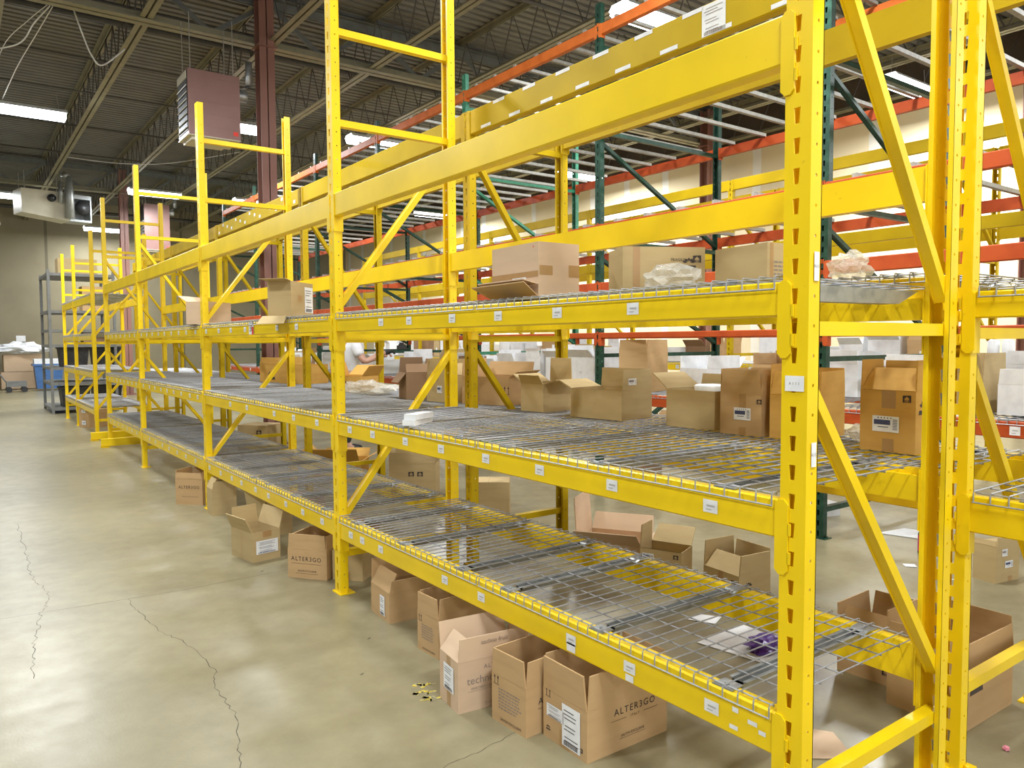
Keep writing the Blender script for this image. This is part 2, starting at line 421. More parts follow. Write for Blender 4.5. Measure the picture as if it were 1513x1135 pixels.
_deck = {}
def deck_mesh(dw, dd):
    """wire mesh deck: wires across (x) every 5 cm hooked over the front beam, wires along (y) every 11 cm"""
    k = (round(dw, 3), round(dd, 3))
    if k in _deck: return _deck[k]
    mb = MB(); r = .0026
    n = int(round(dw/.05)); st = dw/n
    for i in range(n+1):
        y = min(max(i*st, r), dw-r)
        mb.tube([(-.007, y, -.030), (-.007, y, -.003), (-.003, y, .003), (dd, y, .003), (dd+.010, y, -.001), (dd+.010, y, -.026)], r, 4)
    m = int(round(dd/.108))
    for j in range(m+1):
        x = .012+j*(dd-.02)/m
        mb.tube([(x, 0, .003-2*r), (x, dw, .003-2*r)], r, 4)
    for x, z in ((-.0095, -.030), (dd+.0125, -.026)): mb.tube([(x, 0, z), (x, dw, z)], r, 4)
    g = mb.mesh('wire_grid', 'wire')
    cb = MB(); z0 = -.024; w = .03
    pr = [(-w, z0+.018), (-w+.012, z0+.018), (-w+.016, z0-.004), (w-.016, z0-.004), (w-.012, z0+.018), (w, z0+.018), (w-.010, z0+.0145), (w-.018, z0-.007), (-w+.018, z0-.007), (-w+.010, z0+.0145)]
    cb.extrude([(q[0], q[1]) for q in pr], .075, dd-.075, 'x')
    for a, b in ((.075, .006), (dd-.075, dd-.006)):   # flared flat ends lying on the beams
        s = 1 if b > a else -1
        m_ = a+(b-a)*.24
        cb.hexa([(a, -w+.014, z0-.006), (a, w-.014, z0-.006), (m_, w, z0+.013), (m_, -w, z0+.013), (a, -w+.014, z0+.002), (a, w-.014, z0+.002), (m_, w, z0+.0165), (m_, -w, z0+.0165)])
        cb.hexa([(m_, -w, z0+.013), (m_, w, z0+.013), (b, w+.004, z0+.013), (b, -w-.004, z0+.013), (m_, -w, z0+.0165), (m_, w, z0+.0165), (b, w+.004, z0+.0165), (b, -w-.004, z0+.0165)])
        cb.lathe([(.006, 0), (.006, .006), (.003, .008)], (b+(a-b)*.35, 0, z0+.0165), 6)
    c = cb.mesh('support_channel', 'galv')
    _deck[k] = (g, c); return _deck[k]
def deck(x, y, z, dw, dd, label, group=None, chans=(.12, .5, .88)):
    g, c = deck_mesh(dw, dd)
    root = thing('wire_deck', label, 'wire shelf', (x, y, z), 0, group)
    link('wire_grid', g, root)
    for q in chans: link('support_channel', c, root, (0, q*dw, 0))
    return root

Y = [0, 2.82, 5.517, 8.2, 10.5]
D = .769
BAY = ['nearest the camera', 'second from the camera', 'third from the camera', 'at the far end']
# --- aisle-side row
flip = [0, 1, 1, 0, 0]
FR = ['frontmost tall yellow upright frame, bright slotted post cut by the picture bottom',
      'second yellow upright frame of the aisle row, standing before the hunched worker in white',
      'third yellow upright frame of the aisle row, its top in front of the brown heater',
      'fourth yellow upright frame of the aisle row, beside the second brown column',
      'last yellow upright frame of the long aisle row, standing on a floor guard rail']
for i, y in enumerate(Y):
    dg = ((.40, 1.33), (1.56, 2.50)) if flip[i] else ((1.30, .36), (2.52, 1.50))
    frame(0, y, D, 3.34 if i > 1 else 3.62, None, FR[i], diags=dg)
LV = [('lowest', .311, .427, 'box', 'box'), ('waist-high', .881, .981, 'step', 'step'), ('eye-level', 1.441, 1.527, 'step', 'step')]
stick = {0: [[2.67, 2.53, 2.32, 1.71, 1.43, .88, .6, .28], [5.43, 5.11, 4.81, 4.57, 4.25, 3.98, 3.65, 3.36, 3.06], [7.8, 7.5, 7.18, 6.88, 6.55, 6.22, 5.88], [8.5, 8.8, 9.1, 9.4, 9.7, 10.0, 10.3]],
         1: [[2.66, 2.39, 2.05, 1.73, 1.39, 1.05, .68, .29], [4.8, 4.4, 3.83, 3.48, 3.11], [8.04, 7.72, 7.45, 7.17, 6.9, 6.62, 6.33, 6.01, 5.75], [8.45, 8.7, 8.95, 9.2, 9.45, 9.7, 9.95, 10.25]],
         2: [[2.28, 2.0, 1.63, 1.3, .95, .59], [5.42, 5.06, 4.74, 4.4, 3.74, 3.4], [8.06, 7.77, 7.5, 7.21, 6.94, 6.65, 6.36, 6.08, 5.76], [8.45, 8.75, 9.05, 9.35, 9.65, 9.95, 10.25]]}
for b in range(4):
    y0, y1 = Y[b], Y[b+1]
    for li, (nm, zb, zt, pf, pb) in enumerate(LV):
        beam(0, y0, y1, zb, zt, f'yellow {nm} aisle-side beam of the rack bay {BAY[b]}', stickers=stick[li][b], prof=pf)
        beam(D, y0, y1, zb, zt, f'yellow {nm} back beam of the aisle row, bay {BAY[b]}', face=1, prof=pb)
        dw = (y1-y0-W-.044)/2
        for k in range(2):
            deck(-.001, y0+W+.016+k*(dw+.012), zt+.012, dw-.004, D-.004, f'{nm} grey wire shelf, {"nearer" if k == 0 else "farther"} half of the aisle-row bay {BAY[b]}', 'wire mesh shelves of the yellow racks')
    beam(0, y0, y1, 2.056, 2.178, f'deep bright yellow overhead beam, aisle side, bay {BAY[b]}', prof='box', plate=.2)
    beam(D, y0, y1, 1.80, 1.905, f'yellow back beam above the eye-level shelf, aisle row, bay {BAY[b]}', face=1, prof='boxfold')
# exposed silver edge channel at the open end of the nearest eye-level shelf
r = [o for o in C.objects if o.get('label', '').startswith('eye-level grey wire shelf, nearer half of the aisle-row bay nearest')][0]
mb = MB(); mb.hexa([(.05, .0, -.056), (.60, .0, -.052), (.60, .05, -.052), (.05, .05, -.056), (.05, -.004, -.012), (.60, -.004, -.012), (.60, .054, -.012), (.05, .054, -.012)])
mb.hexa([(.60, .0, -.052), (.705, .01, -.0135), (.705, .04, -.0135), (.60, .05, -.052), (.60, -.004, -.012), (.715, 0, -.011), (.715, .05, -.011), (.60, .054, -.012)])
mb.obj('edge_channel', 'galv', r)
r = [o for o in C.objects if o.get('label', '').startswith('yellow lowest aisle-side beam of the rack bay nearest')][0]
for yy, zz, a, b in ((.60, .018, .035, .022), (.20, .075, .02, .014), (.145, .06, .03, .012), (.115, .045, .022, .012), (.205, .025, .028, .012), (.88, .025, .045, .030)):
    link('sticker_residue', sticker_mesh(a, b, 'blank'), r.children[0], (-.0002, yy-W, zz))
# --- second row, back to back
R = .867
y2 = [-2.75]+Y
B2 = ['right of the big post']+BAY
for i, y in enumerate(y2[1:]+[13.3]):
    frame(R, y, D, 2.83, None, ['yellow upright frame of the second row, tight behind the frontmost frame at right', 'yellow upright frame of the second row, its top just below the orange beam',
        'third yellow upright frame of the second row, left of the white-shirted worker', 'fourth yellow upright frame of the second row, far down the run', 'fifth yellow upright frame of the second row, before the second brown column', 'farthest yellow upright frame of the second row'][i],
        'yellow' if i == 0 else 'shaded_yellow', diags=((1.36, .40), (2.55, 1.50)), struts=(.25, 1.40, 2.6))
frame(R, y2[0], D, 2.84, None, 'yellow upright frame of the second row, nearest, beyond the right picture edge', diags=((1.36, .40), (2.55, 1.50)), struts=(.25, 1.40, 2.6))
for b in range(6):
    yy = y2+[13.3]; y0, y1 = yy[b], yy[b+1]; nm = (B2+['beyond the aisle row'])[b]
    mt = 'yellow' if b < 2 else 'shaded_yellow'
    z2 = .896 if b == 0 else .94
    for li, (ln, zb, zt) in enumerate((('waist-high', z2-.115, z2), ('eye-level', 1.446, 1.528))):
        if b == 1 and li == 1: zb, zt = 1.50, 1.585
        beam(R, y0, y1, zb, zt, f'yellow {ln} front beam of the second row, bay {nm}', mt)
        beam(R+D, y0, y1, zb, zt, f'yellow {ln} back beam of the second row, bay {nm}', mt, face=1)
        if not (li == 1 and b > 1):
            dw = (y1-y0-W-.044)/2
            for k in range(2):
                deck(R-.001, y0+W+.016+k*(dw+.012), zt+.012, dw-.004, D-.004, f'{ln} grey wire shelf, {"nearer" if k == 0 else "farther"} half of the second-row bay {nm}', 'wire mesh shelves of the yellow racks')
    r = beam(R, y0, y1, 2.615, 2.755, f'mustard top front beam of the second row, bay {nm}' + (', dotted with paper labels' if b == 1 else ''), 'shaded_yellow', prof='box')
    if b == 1:
        for q in range(9):
            link('paper_label', sticker_mesh(.11, .018, 'blank'), r.children[0], (-.0002, .2+q*.28, .128))
            link('paper_label', sticker_mesh(.10, .018, 'blank'), r.children[0], (-.0002, .33+q*.28, .018))
        link('load_sign', sticker_mesh(.12, .125, 'ship', 'ink_grey'), r.children[0], (-.0002, .93, .072))
    if b == 3:
        for q in range(16): link('tape_patch', sticker_mesh(.05, .03, 'blank'), r.children[0], (-.0002, .12+q*.16, .04+.07*((q*7) % 3)/2))
    beam(R+D, y0, y1, 2.635, 2.79, f'mustard top back beam of the second row, bay {nm}', 'shaded_yellow', face=1, prof='box')
# red end-tag on the eye-level beam and the "243"-style id signs on the posts
def plate_sign(name, label, x, y, z, w, h, txt, size, col='ink', bg='white', nrm='-x'):
    mb = MB(); mb.box(-.001, -w/2, -h/2, 0, w/2, h/2)
    t = mb.obj(name, bg); t.location = (x, y, z)
    if nrm == '-y': t.rotation_euler = (0, 0, PI/2)
    tag(t, label, 'sign')
    if txt:
        o = link('lettering', text_mesh(txt, size, col), t, (-.0018, 0, 0), (PI/2, 0, -PI/2))
    return t
plate_sign('location_card', 'white card with red corner stuck on the eye-level beam of the second bay', -.0035, 4.25, 1.485, .10, .085, '36', .075)
s = MB(); s.box(-.0022, -.05, -.0425, -.0012, -.015, .01); s.obj('red_corner', 'ink_red', bpy.data.objects['location_card'])
plate_sign('location_card', 'small white card with tiny lettering on the frontmost post', -.0022, .034, 1.275, .052, .038, 'A 1 1 1', .010, 'ink_grey')
plate_sign('barcode_strip', 'tall narrow white strip on the side of the frontmost post, upper', .027, -.0022, 1.56, .02, .07, 'A111', .012, 'ink_grey', nrm='-y')
plate_sign('barcode_strip', 'tall narrow white strip on the side of the frontmost post, lower', .027, -.0022, 1.10, .02, .06, 'A112', .012, 'ink_grey', nrm='-y')

# --- third row: green frames, orange beams, zinc bars
G = 3.15; GD = 1.70; GY = [-.38, 1.885, 4.142, 6.39, 8.64, 10.86, 13.98, 16.05]
GN = ['beyond the right edge', 'seen just right of the big yellow post', 'in the middle of the picture', 'mid green tip above the beam', 'right of the eye-level carton', 'left of the tall brown column top', 'behind the fourth yellow frame', 'at the far end']
for i, y in enumerate(GY):
    frame(G, y, GD, 4.45, None, f'dark green upright frame of the orange rack, {GN[i]}', 'green2' if i == 3 else 'green', struts=(.2, 1.25, 2.30, 3.29, 4.05), diags=((3.2, 2.35), (2.15, 1.35), (.3, 1.15)))
GB = ['right of the big post', 'behind the front bay', 'by the middle green post', 'behind the second bay', 'right of the brown column', 'left of the brown column', 'far down the row']
for b in range(7):
    y0, y1 = GY[b], GY[b+1]; nm = GB[b]
    for ln, z, m_ in (('floor-level', .915, 'red'), ('chest-high', 1.46, 'red'), ('head-high', 1.92, 'red'), ('upper', 2.45, 'red'), ('higher', 3.37, 'red'), ('topmost', 4.24, 'orange')):
        hh = .095
        if ln == 'chest-high': hh = .05
        if ln == 'chest-high' and b > 4: continue
        beam(G, y0, y1, z-hh, z, f'{"orange" if m_ == "orange" else "red-orange"} {ln} front beam of the orange rack, {nm}', m_, plate=.12, stickers=([y0+.45, y0+1.1, y0+1.8] if ln == 'floor-level' else ()), stk=(.055, .05), prof='box')
        if ln != 'head-high':
            beam(G+GD, y0, y1, z-hh, z, f'{"orange" if m_ == "orange" else "red-orange"} {ln} back beam of the orange rack, {nm}', m_, plate=.12, face=1)
        if ln in ('upper', 'higher', 'topmost'):
            nbar = 6
            for k in range(nbar):
                yy = y0+.25+k*(y1-y0-.42)/(nbar-1)
                mb_ = MB()
                key = 'bar'
                if key not in _stk:
                    mb_.bar((.02, 0, 0), (GD-.02, 0, 0), .035, .03); _stk[key] = mb_.mesh('pallet_bar', 'rod')
                o = link('pallet_bar', _stk[key], None, (G, yy, z+.0155))
                tag(o, f'grey zinc bar across the {ln} orange rack beams, {nm}', 'rack bar', 'zinc bars laid across the orange rack beams')
    # chipboard / wire shelf on the low level
    o = deck(G+.0, y0+W+.02, .927, y1-y0-W-.05, GD-.004, f'wire shelf on the low red beams, {nm}', 'wire mesh shelves of the orange rack', chans=(.2, .5, .8))

# --- fourth row: mustard racks before the cream wall
X4 = 6.4; Y4 = [-.2, 2.5, 5.2, 7.9, 10.6, 13.3, 16.0]
P4 = ['far-right', 'right', 'centre-right', 'centre', 'centre-left', 'left', 'far-left']
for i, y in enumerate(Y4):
    frame(X4, y, 1.0, 3.45, None, f'mustard upright frame of the rack before the cream wall, {P4[i]}', 'shaded_yellow', struts=(.2, 1.2, 2.2, 3.2), diags=((1.1, .3), (2.1, 1.3), (3.1, 2.3)))
for b in range(6):
    y0, y1 = Y4[b], Y4[b+1]
    for ln, zb, zt, m_ in (('low', .98, 1.08, 'yellow'), ('middle', 1.75, 1.85, 'red'), ('upper', 2.44, 2.57, 'shaded_yellow'), ('top', 3.29, 3.42, 'shaded_yellow')):
        beam(X4, y0, y1, zb, zt, f'{dict(yellow="yellow", red="red-orange", shaded_yellow="shaded_yellow")[m_]} {ln} front beam, {P4[b]} bay before the cream wall', m_, plate=.14, stickers=([y0+.4+.5*k for k in range(5)] if ln == 'low' else ()), stk=(.06, .05))
        beam(X4+1.0, y0, y1, zb, zt, f'{dict(yellow="yellow", red="red-orange", shaded_yellow="shaded_yellow")[m_]} {ln} back beam, {P4[b]} bay before the cream wall', m_, face=1, plate=.14)
    deck(X4, y0+W+.02, 1.092, y1-y0-W-.05, 1.0-.004, f'low wire shelf, {P4[b]} bay before the cream wall', 'wire mesh shelves before the cream wall')

# --- far run beyond the gap, on the aisle line
YF = [11.67, 13.75, 15.3]
for i, y in enumerate(YF):
    frame(0, y, D, 3.08, None, ['short yellow upright frame after the gap in the aisle line', 'middle yellow upright frame of the far run', 'last yellow upright frame before the grey steel shelving'][i], diags=((.4, 1.3), (1.5, 2.4)), struts=(.25, 1.4, 2.3, 2.75))
for b in range(2):
    for nm, zb, zt in (('lowest', .33, .43), ('waist-high', .88, .98), ('eye-level', 1.44, 1.53), ('overhead', 2.0, 2.12)):
        w_ = ('nearer', 'farther')[b]
        beam(0, YF[b], YF[b+1], zb, zt, f'yellow {nm} aisle-side beam, {w_} bay of the far run', stickers=[YF[b]+.3+.22*k for k in range(6)] if nm != 'overhead' else ())
        beam(D, YF[b], YF[b+1], zb, zt, f'yellow {nm} back beam, {w_} bay of the far run', face=1)
        deck(-.001, YF[b]+W+.02, zt+.012, YF[b+1]-YF[b]-W-.05, D-.004, f'{nm} grey wire shelf, {w_} bay of the far run', 'wire mesh shelves of the yellow racks')
# floor guard rails across the rack ends
for y, lb in ((10.33, 'yellow low guard rail on the floor through the last frame of the long row'), (11.25, 'yellow low guard rail on the floor before the far run')):
    r = thing('guard_rail', lb, 'guard rail', (-.12, y, 0))
    mb = MB(); mb.extrude([(0, .02), (0, .115), (.008, .12), (.04, .12), (.04, .105), (.015, .1), (.015, .035), (.04, .03), (.04, .015), (.008, .015)], 0, 1.05, 'x'); mb.obj('rail_channel', 'yellow', r)
    for x in (.0, .95):
        mb = MB(); mb.box(x, -.02, 0, x+.1, .1, .012); mb.obj('foot_plate', 'yellow', r)
# ------------------------------------------------------------------ building shell
FX0, FX1, FY0, FY1 = -9, 11.5, -9, 28.5
ZC, ZJ = 6.15, 5.42
mb = MB(); mb.quad((FX0, FY0, 0), (FX1, FY0, 0), (FX1, FY1, 0), (FX0, FY1, 0), 0)
mb.quad((FX0, FY1, -.15), (FX1, FY1, -.15), (FX1, FY0, -.15), (FX0, FY0, -.15), 0)
def crack(pts, w, jit=.018, seed=1, sub=5, mi=1, z=.0006):
    r = random.Random(seed); P = []
    for a, b in zip(pts[:-1], pts[1:]):
        for k in range(sub):
            t = k/sub; P.append((a[0]+(b[0]-a[0])*t+r.uniform(-jit, jit), a[1]+(b[1]-a[1])*t+r.uniform(-jit, jit)))
    P.append(pts[-1])
    for a, b in zip(P[:-1], P[1:]):
        d = Vector((b[0]-a[0], b[1]-a[1])).normalized(); n = Vector((-d.y, d.x))*w*r.uniform(.4, 1)*.5
        mb.quad((a[0]-n.x, a[1]-n.y, z), (a[0]+n.x, a[1]+n.y, z), (b[0]+n.x, b[1]+n.y, z), (b[0]-n.x, b[1]-n.y, z), mi)
crack([(-3.5, 3.62), (-1.527, 3.512), (-1.046, 3.462), (-.676, 3.434), (-.025, 3.45), (2.3, 3.4)], .0035, .003, 3, 4)
crack([(-1.32, 5.879), (-1.324, 4.822), (-1.343, 4.286), (-1.283, 3.779), (-1.358, 3.443), (-1.416, 3.048), (-1.45, 2.6)], .0034, .012, 5, 14)
crack([(-.949, 3.456), (-.946, 3.193), (-.909, 2.82), (-.848, 2.62), (-.822, 2.234), (-.87, 2.034), (-.866, 1.821), (-.906, 1.604), (-.963, 1.412), (-1.0, 1.1)], .0034, .009, 7, 9)
crack([(-.55, .95), (-.431, 1.015), (-.249, 1.029), (-.005, 1.079)], .0025, .006, 9, 8)
for x_, y_ in ((-.214, 3.512), (-.159, 2.15), (-.352, 1.815)): crack([(x_, y_), (x_+.02, y_+.01)], .012, .004, 2, 3)
for k, (x_, y_) in enumerate(((-.21, 1.575), (-.17, 1.56), (-.225, 1.52), (-.20, 1.50), (-.205, 1.43), (-.23, 1.46), (-.08, 7.09), (-.03, 6.98))): crack([(x_-.03, y_), (x_, y_+.015), (x_+.03, y_)], .022, .012, k+20, 3, 2, .0009)
floor = struct('floor', mb, ['floor', 'crack', 'yellow_mark'])
# corrugated roof deck: ribs run along x
mb = MB(); y = FY0; prof = []
while y < FY1:
    prof += [(y, ZC), (y+.09, ZC), (y+.105, ZC+.045), (y+.15, ZC+.045)]; y += .165
for (ya, za), (yb, zb) in zip(prof[:-1], prof[1:]): mb.quad((FX0, ya, za), (FX1+6, ya, za), (FX1+6, yb, zb), (FX0, yb, zb))
struct('ceiling', mb, 'deckroof')
mb = MB(); mb.box(FX0, FY1, 0, FX1+6, FY1+.2, ZC); struct('wall_far', mb, 'wall_far')
mb = MB(); mb.box(FX0-.2, FY0, 0, FX0, FY1, ZC); struct('wall_left', mb, 'wall_far')
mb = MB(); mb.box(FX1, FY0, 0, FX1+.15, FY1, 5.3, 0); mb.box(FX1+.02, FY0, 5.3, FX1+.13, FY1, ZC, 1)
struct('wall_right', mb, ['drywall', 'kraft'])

# open-web joists along y and girders along x
def joist(x, label):
    r = thing('roof_joist', label, 'joist', (x, FY0, 0), 0, 'open web roof joists'); L_ = FY1-FY0
    mb = MB()
    for s in (-1, 1): mb.extrude([(s*.012, ZJ), (s*.075, ZJ), (s*.075, ZJ+.01), (s*.022, ZJ+.01), (s*.022, ZJ+.065), (s*.012, ZJ+.065)], 0, L_, 'y')
    mb.obj('bottom_chord', 'joist', r)
    mb = MB()
    for s in (-1, 1): mb.extrude([(s*.012, ZC-.07), (s*.022, ZC-.07), (s*.022, ZC-.012), (s*.075, ZC-.012), (s*.075, ZC-.002), (s*.012, ZC-.002)], 0, L_, 'y')
    mb.obj('top_chord', 'joist', r)
    mb = MB(); p = .62; k = 0
    while k*p < L_-p:
        a = (0, k*p, ZJ+.03); b = (0, (k+.5)*p, ZC-.04); c = (0, (k+1)*p, ZJ+.03)
        mb.tube([a, b, c], .011, 4); k += 1
    mb.obj('web_rods', 'darkrod', r)
    return r
j0 = None
JX = [-7.3, -5.75, -4.2, -2.65, -1.1, .42, 1.97, 3.5, 5.05, 6.6, 8.15, 9.7, 11.25, 12.8]
for i, x in enumerate(JX):
    lb = f'olive open-web joist along the aisle direction, {"leftmost" if i == 0 else "rightmost" if i == len(JX)-1 else ["over the left of the aisle", "left of the hanging wires", "over the aisle middle", "over the aisle by the hanging wires", "crossing the picture top left above the bright lamp", "just left of the heater", "next to the heater and brown columns", "over the second row", "over the orange rack front", "over the orange rack back", "before the cream wall", "close to the cream wall", "at the cream wall"][min(i, 12)]}'
    j0 = joist(x, lb) if j0 is None else dup(j0, (x, FY0, 0), lb)
def girder(y, label):
    r = thing('roof_girder', label, 'girder', (FX0, y, 0)); L_ = FX1+6-FX0; zb = ZJ-.02
    mb = MB()
    for s in (-1, 1): mb.extrude([(s*.02, zb), (s*.115, zb), (s*.115, zb+.014), (s*.034, zb+.014), (s*.034, zb+.11), (s*.02, zb+.11)], 0, L_, 'x')
    mb.obj('bottom_chord', 'joist', r)
    mb = MB()
    for s in (-1, 1): mb.extrude([(s*.02, ZC-.20), (s*.034, ZC-.20), (s*.034, ZC-.09), (s*.115, ZC-.09), (s*.115, ZC-.075), (s*.02, ZC-.075)], 0, L_, 'x')
    mb.obj('top_chord', 'girder', r)
    mb = MB(); p = 1.55; k = 0; off = JX[0]-FX0
    while k*p+off < L_-p:
        x = off+k*p
        mb.bar((x, 0, ZC-.13), (x+p/2, 0, zb+.05), .05, .06); mb.bar((x+p/2, 0, zb+.05), (x+p, 0, ZC-.13), .05, .06); k += 1
    mb.obj('diagonal_webs', 'girder', r)
for y, lb in ((9.55, 'grey truss girder crossing the picture top left, meeting the tall brown column'), (21.9, 'grey truss girder crossing behind the cream heater'), (-2.8, 'grey truss girder overhead behind the camera')): girder(y, lb)
# bridging and sprinkler pipes along x
for i, (y, z, r_, m_, lb) in enumerate([(10.7, 5.98, .035, 'darkrod', 'dark roof pipe right behind the first girder'), (11.25, 5.95, .045, 'darkrod', 'second dark roof pipe behind the first girder'), (12.4, 5.75, .014, 'darkrod', 'thin dark bridging line left of the heater'), (14.2, 5.75, .014, 'darkrod', 'thin dark bridging line above the bright lamp'),
        (16.6, 5.75, .02, 'darkrod', 'dark bridging line across the mid ceiling'), (19.2, 5.75, .02, 'darkrod', 'dark bridging line before the second girder'), (24.5, 5.8, .05, 'darkrod', 'dark pipe near the far wall'), (7.2, 5.9, .03, 'darkrod', 'dark pipe before the first girder'), (4.2, 5.8, .02, 'darkrod', 'dark bridging line over the near ceiling'), (26.3, 5.5, .06, 'darkrod', 'thick dark pipe along the far wall top')]):
    mb = MB(); mb.tube([(FX0, y, z), (FX1+5, y, z)], r_, 8); tag(mb.obj('roof_pipe', m_, None, True), lb, 'pipe')
# columns
def column(x, y, label):
    r = struct_col = thing('steel_column', label, 'column', (x, y, 0)); r['kind'] = 'structure'
    mb = MB(); w = .1; mb.box(-w, -w, 0, w, -w+.012, ZC-.1); mb.box(-w, w-.012, 0, w, w, ZC-.1); mb.box(-.006, -w, 0, .006, w, ZC-.1); mb.obj('shaft', 'brown_steel', r)
    mb = MB(); mb.box(-.17, -.17, 0, .17, .17, .02)
    for a in (-.13, .13):
        for b in (-.13, .13): mb.lathe([(.015, 0), (.015, .03), (.01, .035)], (a, b, .02), 6)
    mb.obj('base_plate', 'brown_steel', r)
    mb = MB(); mb.box(-.13, -.13, ZJ-.1, .13, .13, ZJ-.08); mb.obj('seat_plate', 'brown_steel', r)
column(1.86, 9.35, 'tall brown-red steel column beside the heater')
column(2.18, 21.9, 'smaller brown-red steel column behind the fourth yellow frame')
column(10.9, 9.35, 'brown-red steel column in front of the cream wall')
column(11.2, 3.6, 'brown-red steel column against the cream wall at right')

# fluorescent high-bay fixtures
fx0 = None
def fixture(x, y, label, z=5.12, power=170):
    global fx0
    if fx0 is None:
        r = thing('hanging_light', label, 'ceiling lamp', (x, y, z), 0, 'fluorescent high bay lamps')
        mb = MB(); mb.extrude([(-.17, 0), (-.12, .06), (.12, .06), (.17, 0), (.165, 0), (.115, .055), (-.115, .055), (-.165, 0)], -.6, .6, 'x'); mb.obj('reflector', 'white_plastic', r)
        mb = MB(); mb.extrude([(-.15, .01), (-.17, -.03), (-.12, -.085), (.12, -.085), (.17, -.03), (.15, .01)], -.58, .58, 'x'); mb.obj('light_lens', 'lamp', r)
        for sx in (-.5, .5): mb = MB(); mb.tube([(sx, 0, .06), (sx*.92, 0, ZJ-z+.02)], .004, 4); mb.obj('suspension_wire', 'rod', r)
        fx0 = r
    else: r = dup(fx0, (x, y, z), label)
    ld = bpy.data.lights.new('fixture_light', 'AREA'); ld.shape = 'RECTANGLE'; ld.size = 1.15; ld.size_y = .3; ld.energy = power; ld.color = (.93, .97, 1)
    lo = bpy.data.objects.new('fixture_light', ld); C.objects.link(lo); lo.location = (x, y, z-.10)
    return r
for x, y, lb in (
                (-.62, 13.5, 'large bright fluorescent fixture at the left picture edge'), (2.52, 19.6, 'bright fluorescent fixture behind the top of the fourth frame'), (-.52, 21.9, 'small bright fluorescent fixture low at the left edge'),
                 (2.47, 27.0, 'farthest small bright fixture below the cream heater'), (2.35, 12.5, 'bright fixture glowing between the heater and the column'), (4.9, 12.1, 'bright fixture split by a green post, above the orange beam'),
                 (5.1, 5.3, 'bright fixture at the top edge beside the green post'), (9.8, 12.0, 'bright fixture low over the rods in the middle'), (9.85, 4.75, 'bright fixture between the two right diagonals'),
                 (-.62, 5.4, 'fixture over the near aisle, out of the picture top'), (-.62, -1.8, 'unseen added fixture over the aisle behind the camera'), (5.1, -1.6, 'fixture over the right-hand aisle, out of view'),
                 (-4.2, 1.8, 'unseen added fixture over the open floor left of the camera'), (-4.2, 9.5, 'unseen added fixture over the open floor at left'), (-4.2, 17.5, 'unseen added fixture over the open floor far left'), (-4.2, -6, 'unseen added fixture behind the camera at left'),  # fixtures at left and by the camera are unseen, added for brightness
                 (9.85, -1.5, 'fixture over the right wall aisle, out of view'), (9.85, 18.5, 'far fixture near the cream wall'), (5.0, 19.5, 'far fixture over the orange rack'), (2.3, 2.0, 'unseen added fixture above the near racks, out of the picture top')):
    fixture(x, y, lb, power=90 if 4 < x < 6 else 330 if x > 9 else 170)

# unit heaters
def louvred_heater(x, y, z, label, w=.64, d=.5, h=.80, m_='heater_brown'):
    r = thing('unit_heater', label, 'heater', (x, y, z))
    mb = MB(); mb.box(.012, 0, .0, w, d, h); 
    for k in range(5): mb.box(.03, -.002, .12+k*.15, w-.02, .0005, .125+k*.15)
    mb.obj('cabinet', m_, r)
    mb = MB(); mb.box(.004, .03, .05, .012, d-.03, h-.03); mb.obj('louvre_recess', 'black', r)
    mb = MB()
    for k in range(7): 
        zz = .08+k*.085; mb.hexa([(-.012, .03, zz), (-.008, .03, zz-.008), (-.008, d-.03, zz-.008), (-.012, d-.03, zz), (.012, .03, zz+.022), (.014, .03, zz+.014), (.014, d-.03, zz+.014), (.012, d-.03, zz+.022)])
    mb.box(-.004, .03, .68, .006, d-.03, .77)
    mb.obj('louvre_blades', 'cream_metal', r)
    mb = MB(); mb.box(0, 0, -.01, w, d, .0); mb.box(.05, .05, -.05, w-.12, d-.06, -.01); mb.obj('bottom_tray', 'cream_metal', r)
    mb = MB(); mb.tube([(w, .25, h-.16), (w+.16, .25, h-.16)], .075, 12); mb.tube([(w+.10, .25, h-.10), (w+.2, .25, h+.0), (w+.2, .25, h+.3)], .045, 10); mb.obj('flue_pipe', 'galv', r, True)
    for a in (.06, w-.06):
        for b in (.06, d-.06): mb = MB(); mb.tube([(a, b, h), (a, b, ZJ-z+.05)], .006, 5); mb.obj('hanger_rod', 'rod', r)
    mb = MB(); mb.box(w-.09, -.003, .05, w-.03, -.001, .10); mb.obj('red_badge', 'ink_red', r)
louvred_heater(.77, 9.0, 3.97, 'brown louvred unit heater hanging beside the tall brown column')
louvred_heater(2.55, 21.2, 3.9, 'smaller brown unit heater beside the second brown column', h=1.2)
r = thing('unit_heater', 'cream boxy unit heater with silver flue hanging at left', 'heater', (-.25, 20.2, 4.42), math.radians(12))
mb = MB(); mb.hexa([(0, 0, .06), (1.0, -.05, -.06), (1.0, .5, -.06), (0, .6, .06), (0, 0, .62), (1.0, -.05, .62), (1.0, .5, .62), (0, .6, .62)]); mb.obj('cabinet', 'cream_metal', r)
mb = MB(); mb.lathe([(.10, 0), (.10, .7), (.075, .78), (.075, 1.0)], (.98, -.15, .0), 14); mb.lathe([(.05, 0), (.05, .5)], (.80, -.12, .35), 12); mb.tube([(.98, -.15, .98), (.85, -.1, 1.05)], .07, 12); mb.obj('flue_pipe', 'galv', r, True)
mb = MB(); mb.tube([(.62, -.02, .45), (.62, -.10, .45)], .09, 14); mb.tube([(1.3, .0, .3), (1.3, -.05, .3)], .17, 16); mb.obj('fan_motor', 'black', r, True)
mb = MB(); mb.box(1.0, -.06, -.05, 1.5, .45, .0); mb.box(1.0, .40, 0, 1.5, .45, .6); mb.box(1.1, -.06, .5, 1.5, .4, .6); mb.box(1.47, -.06, 0, 1.5, .4, .55); mb.obj('fan_housing', 'galv', r)
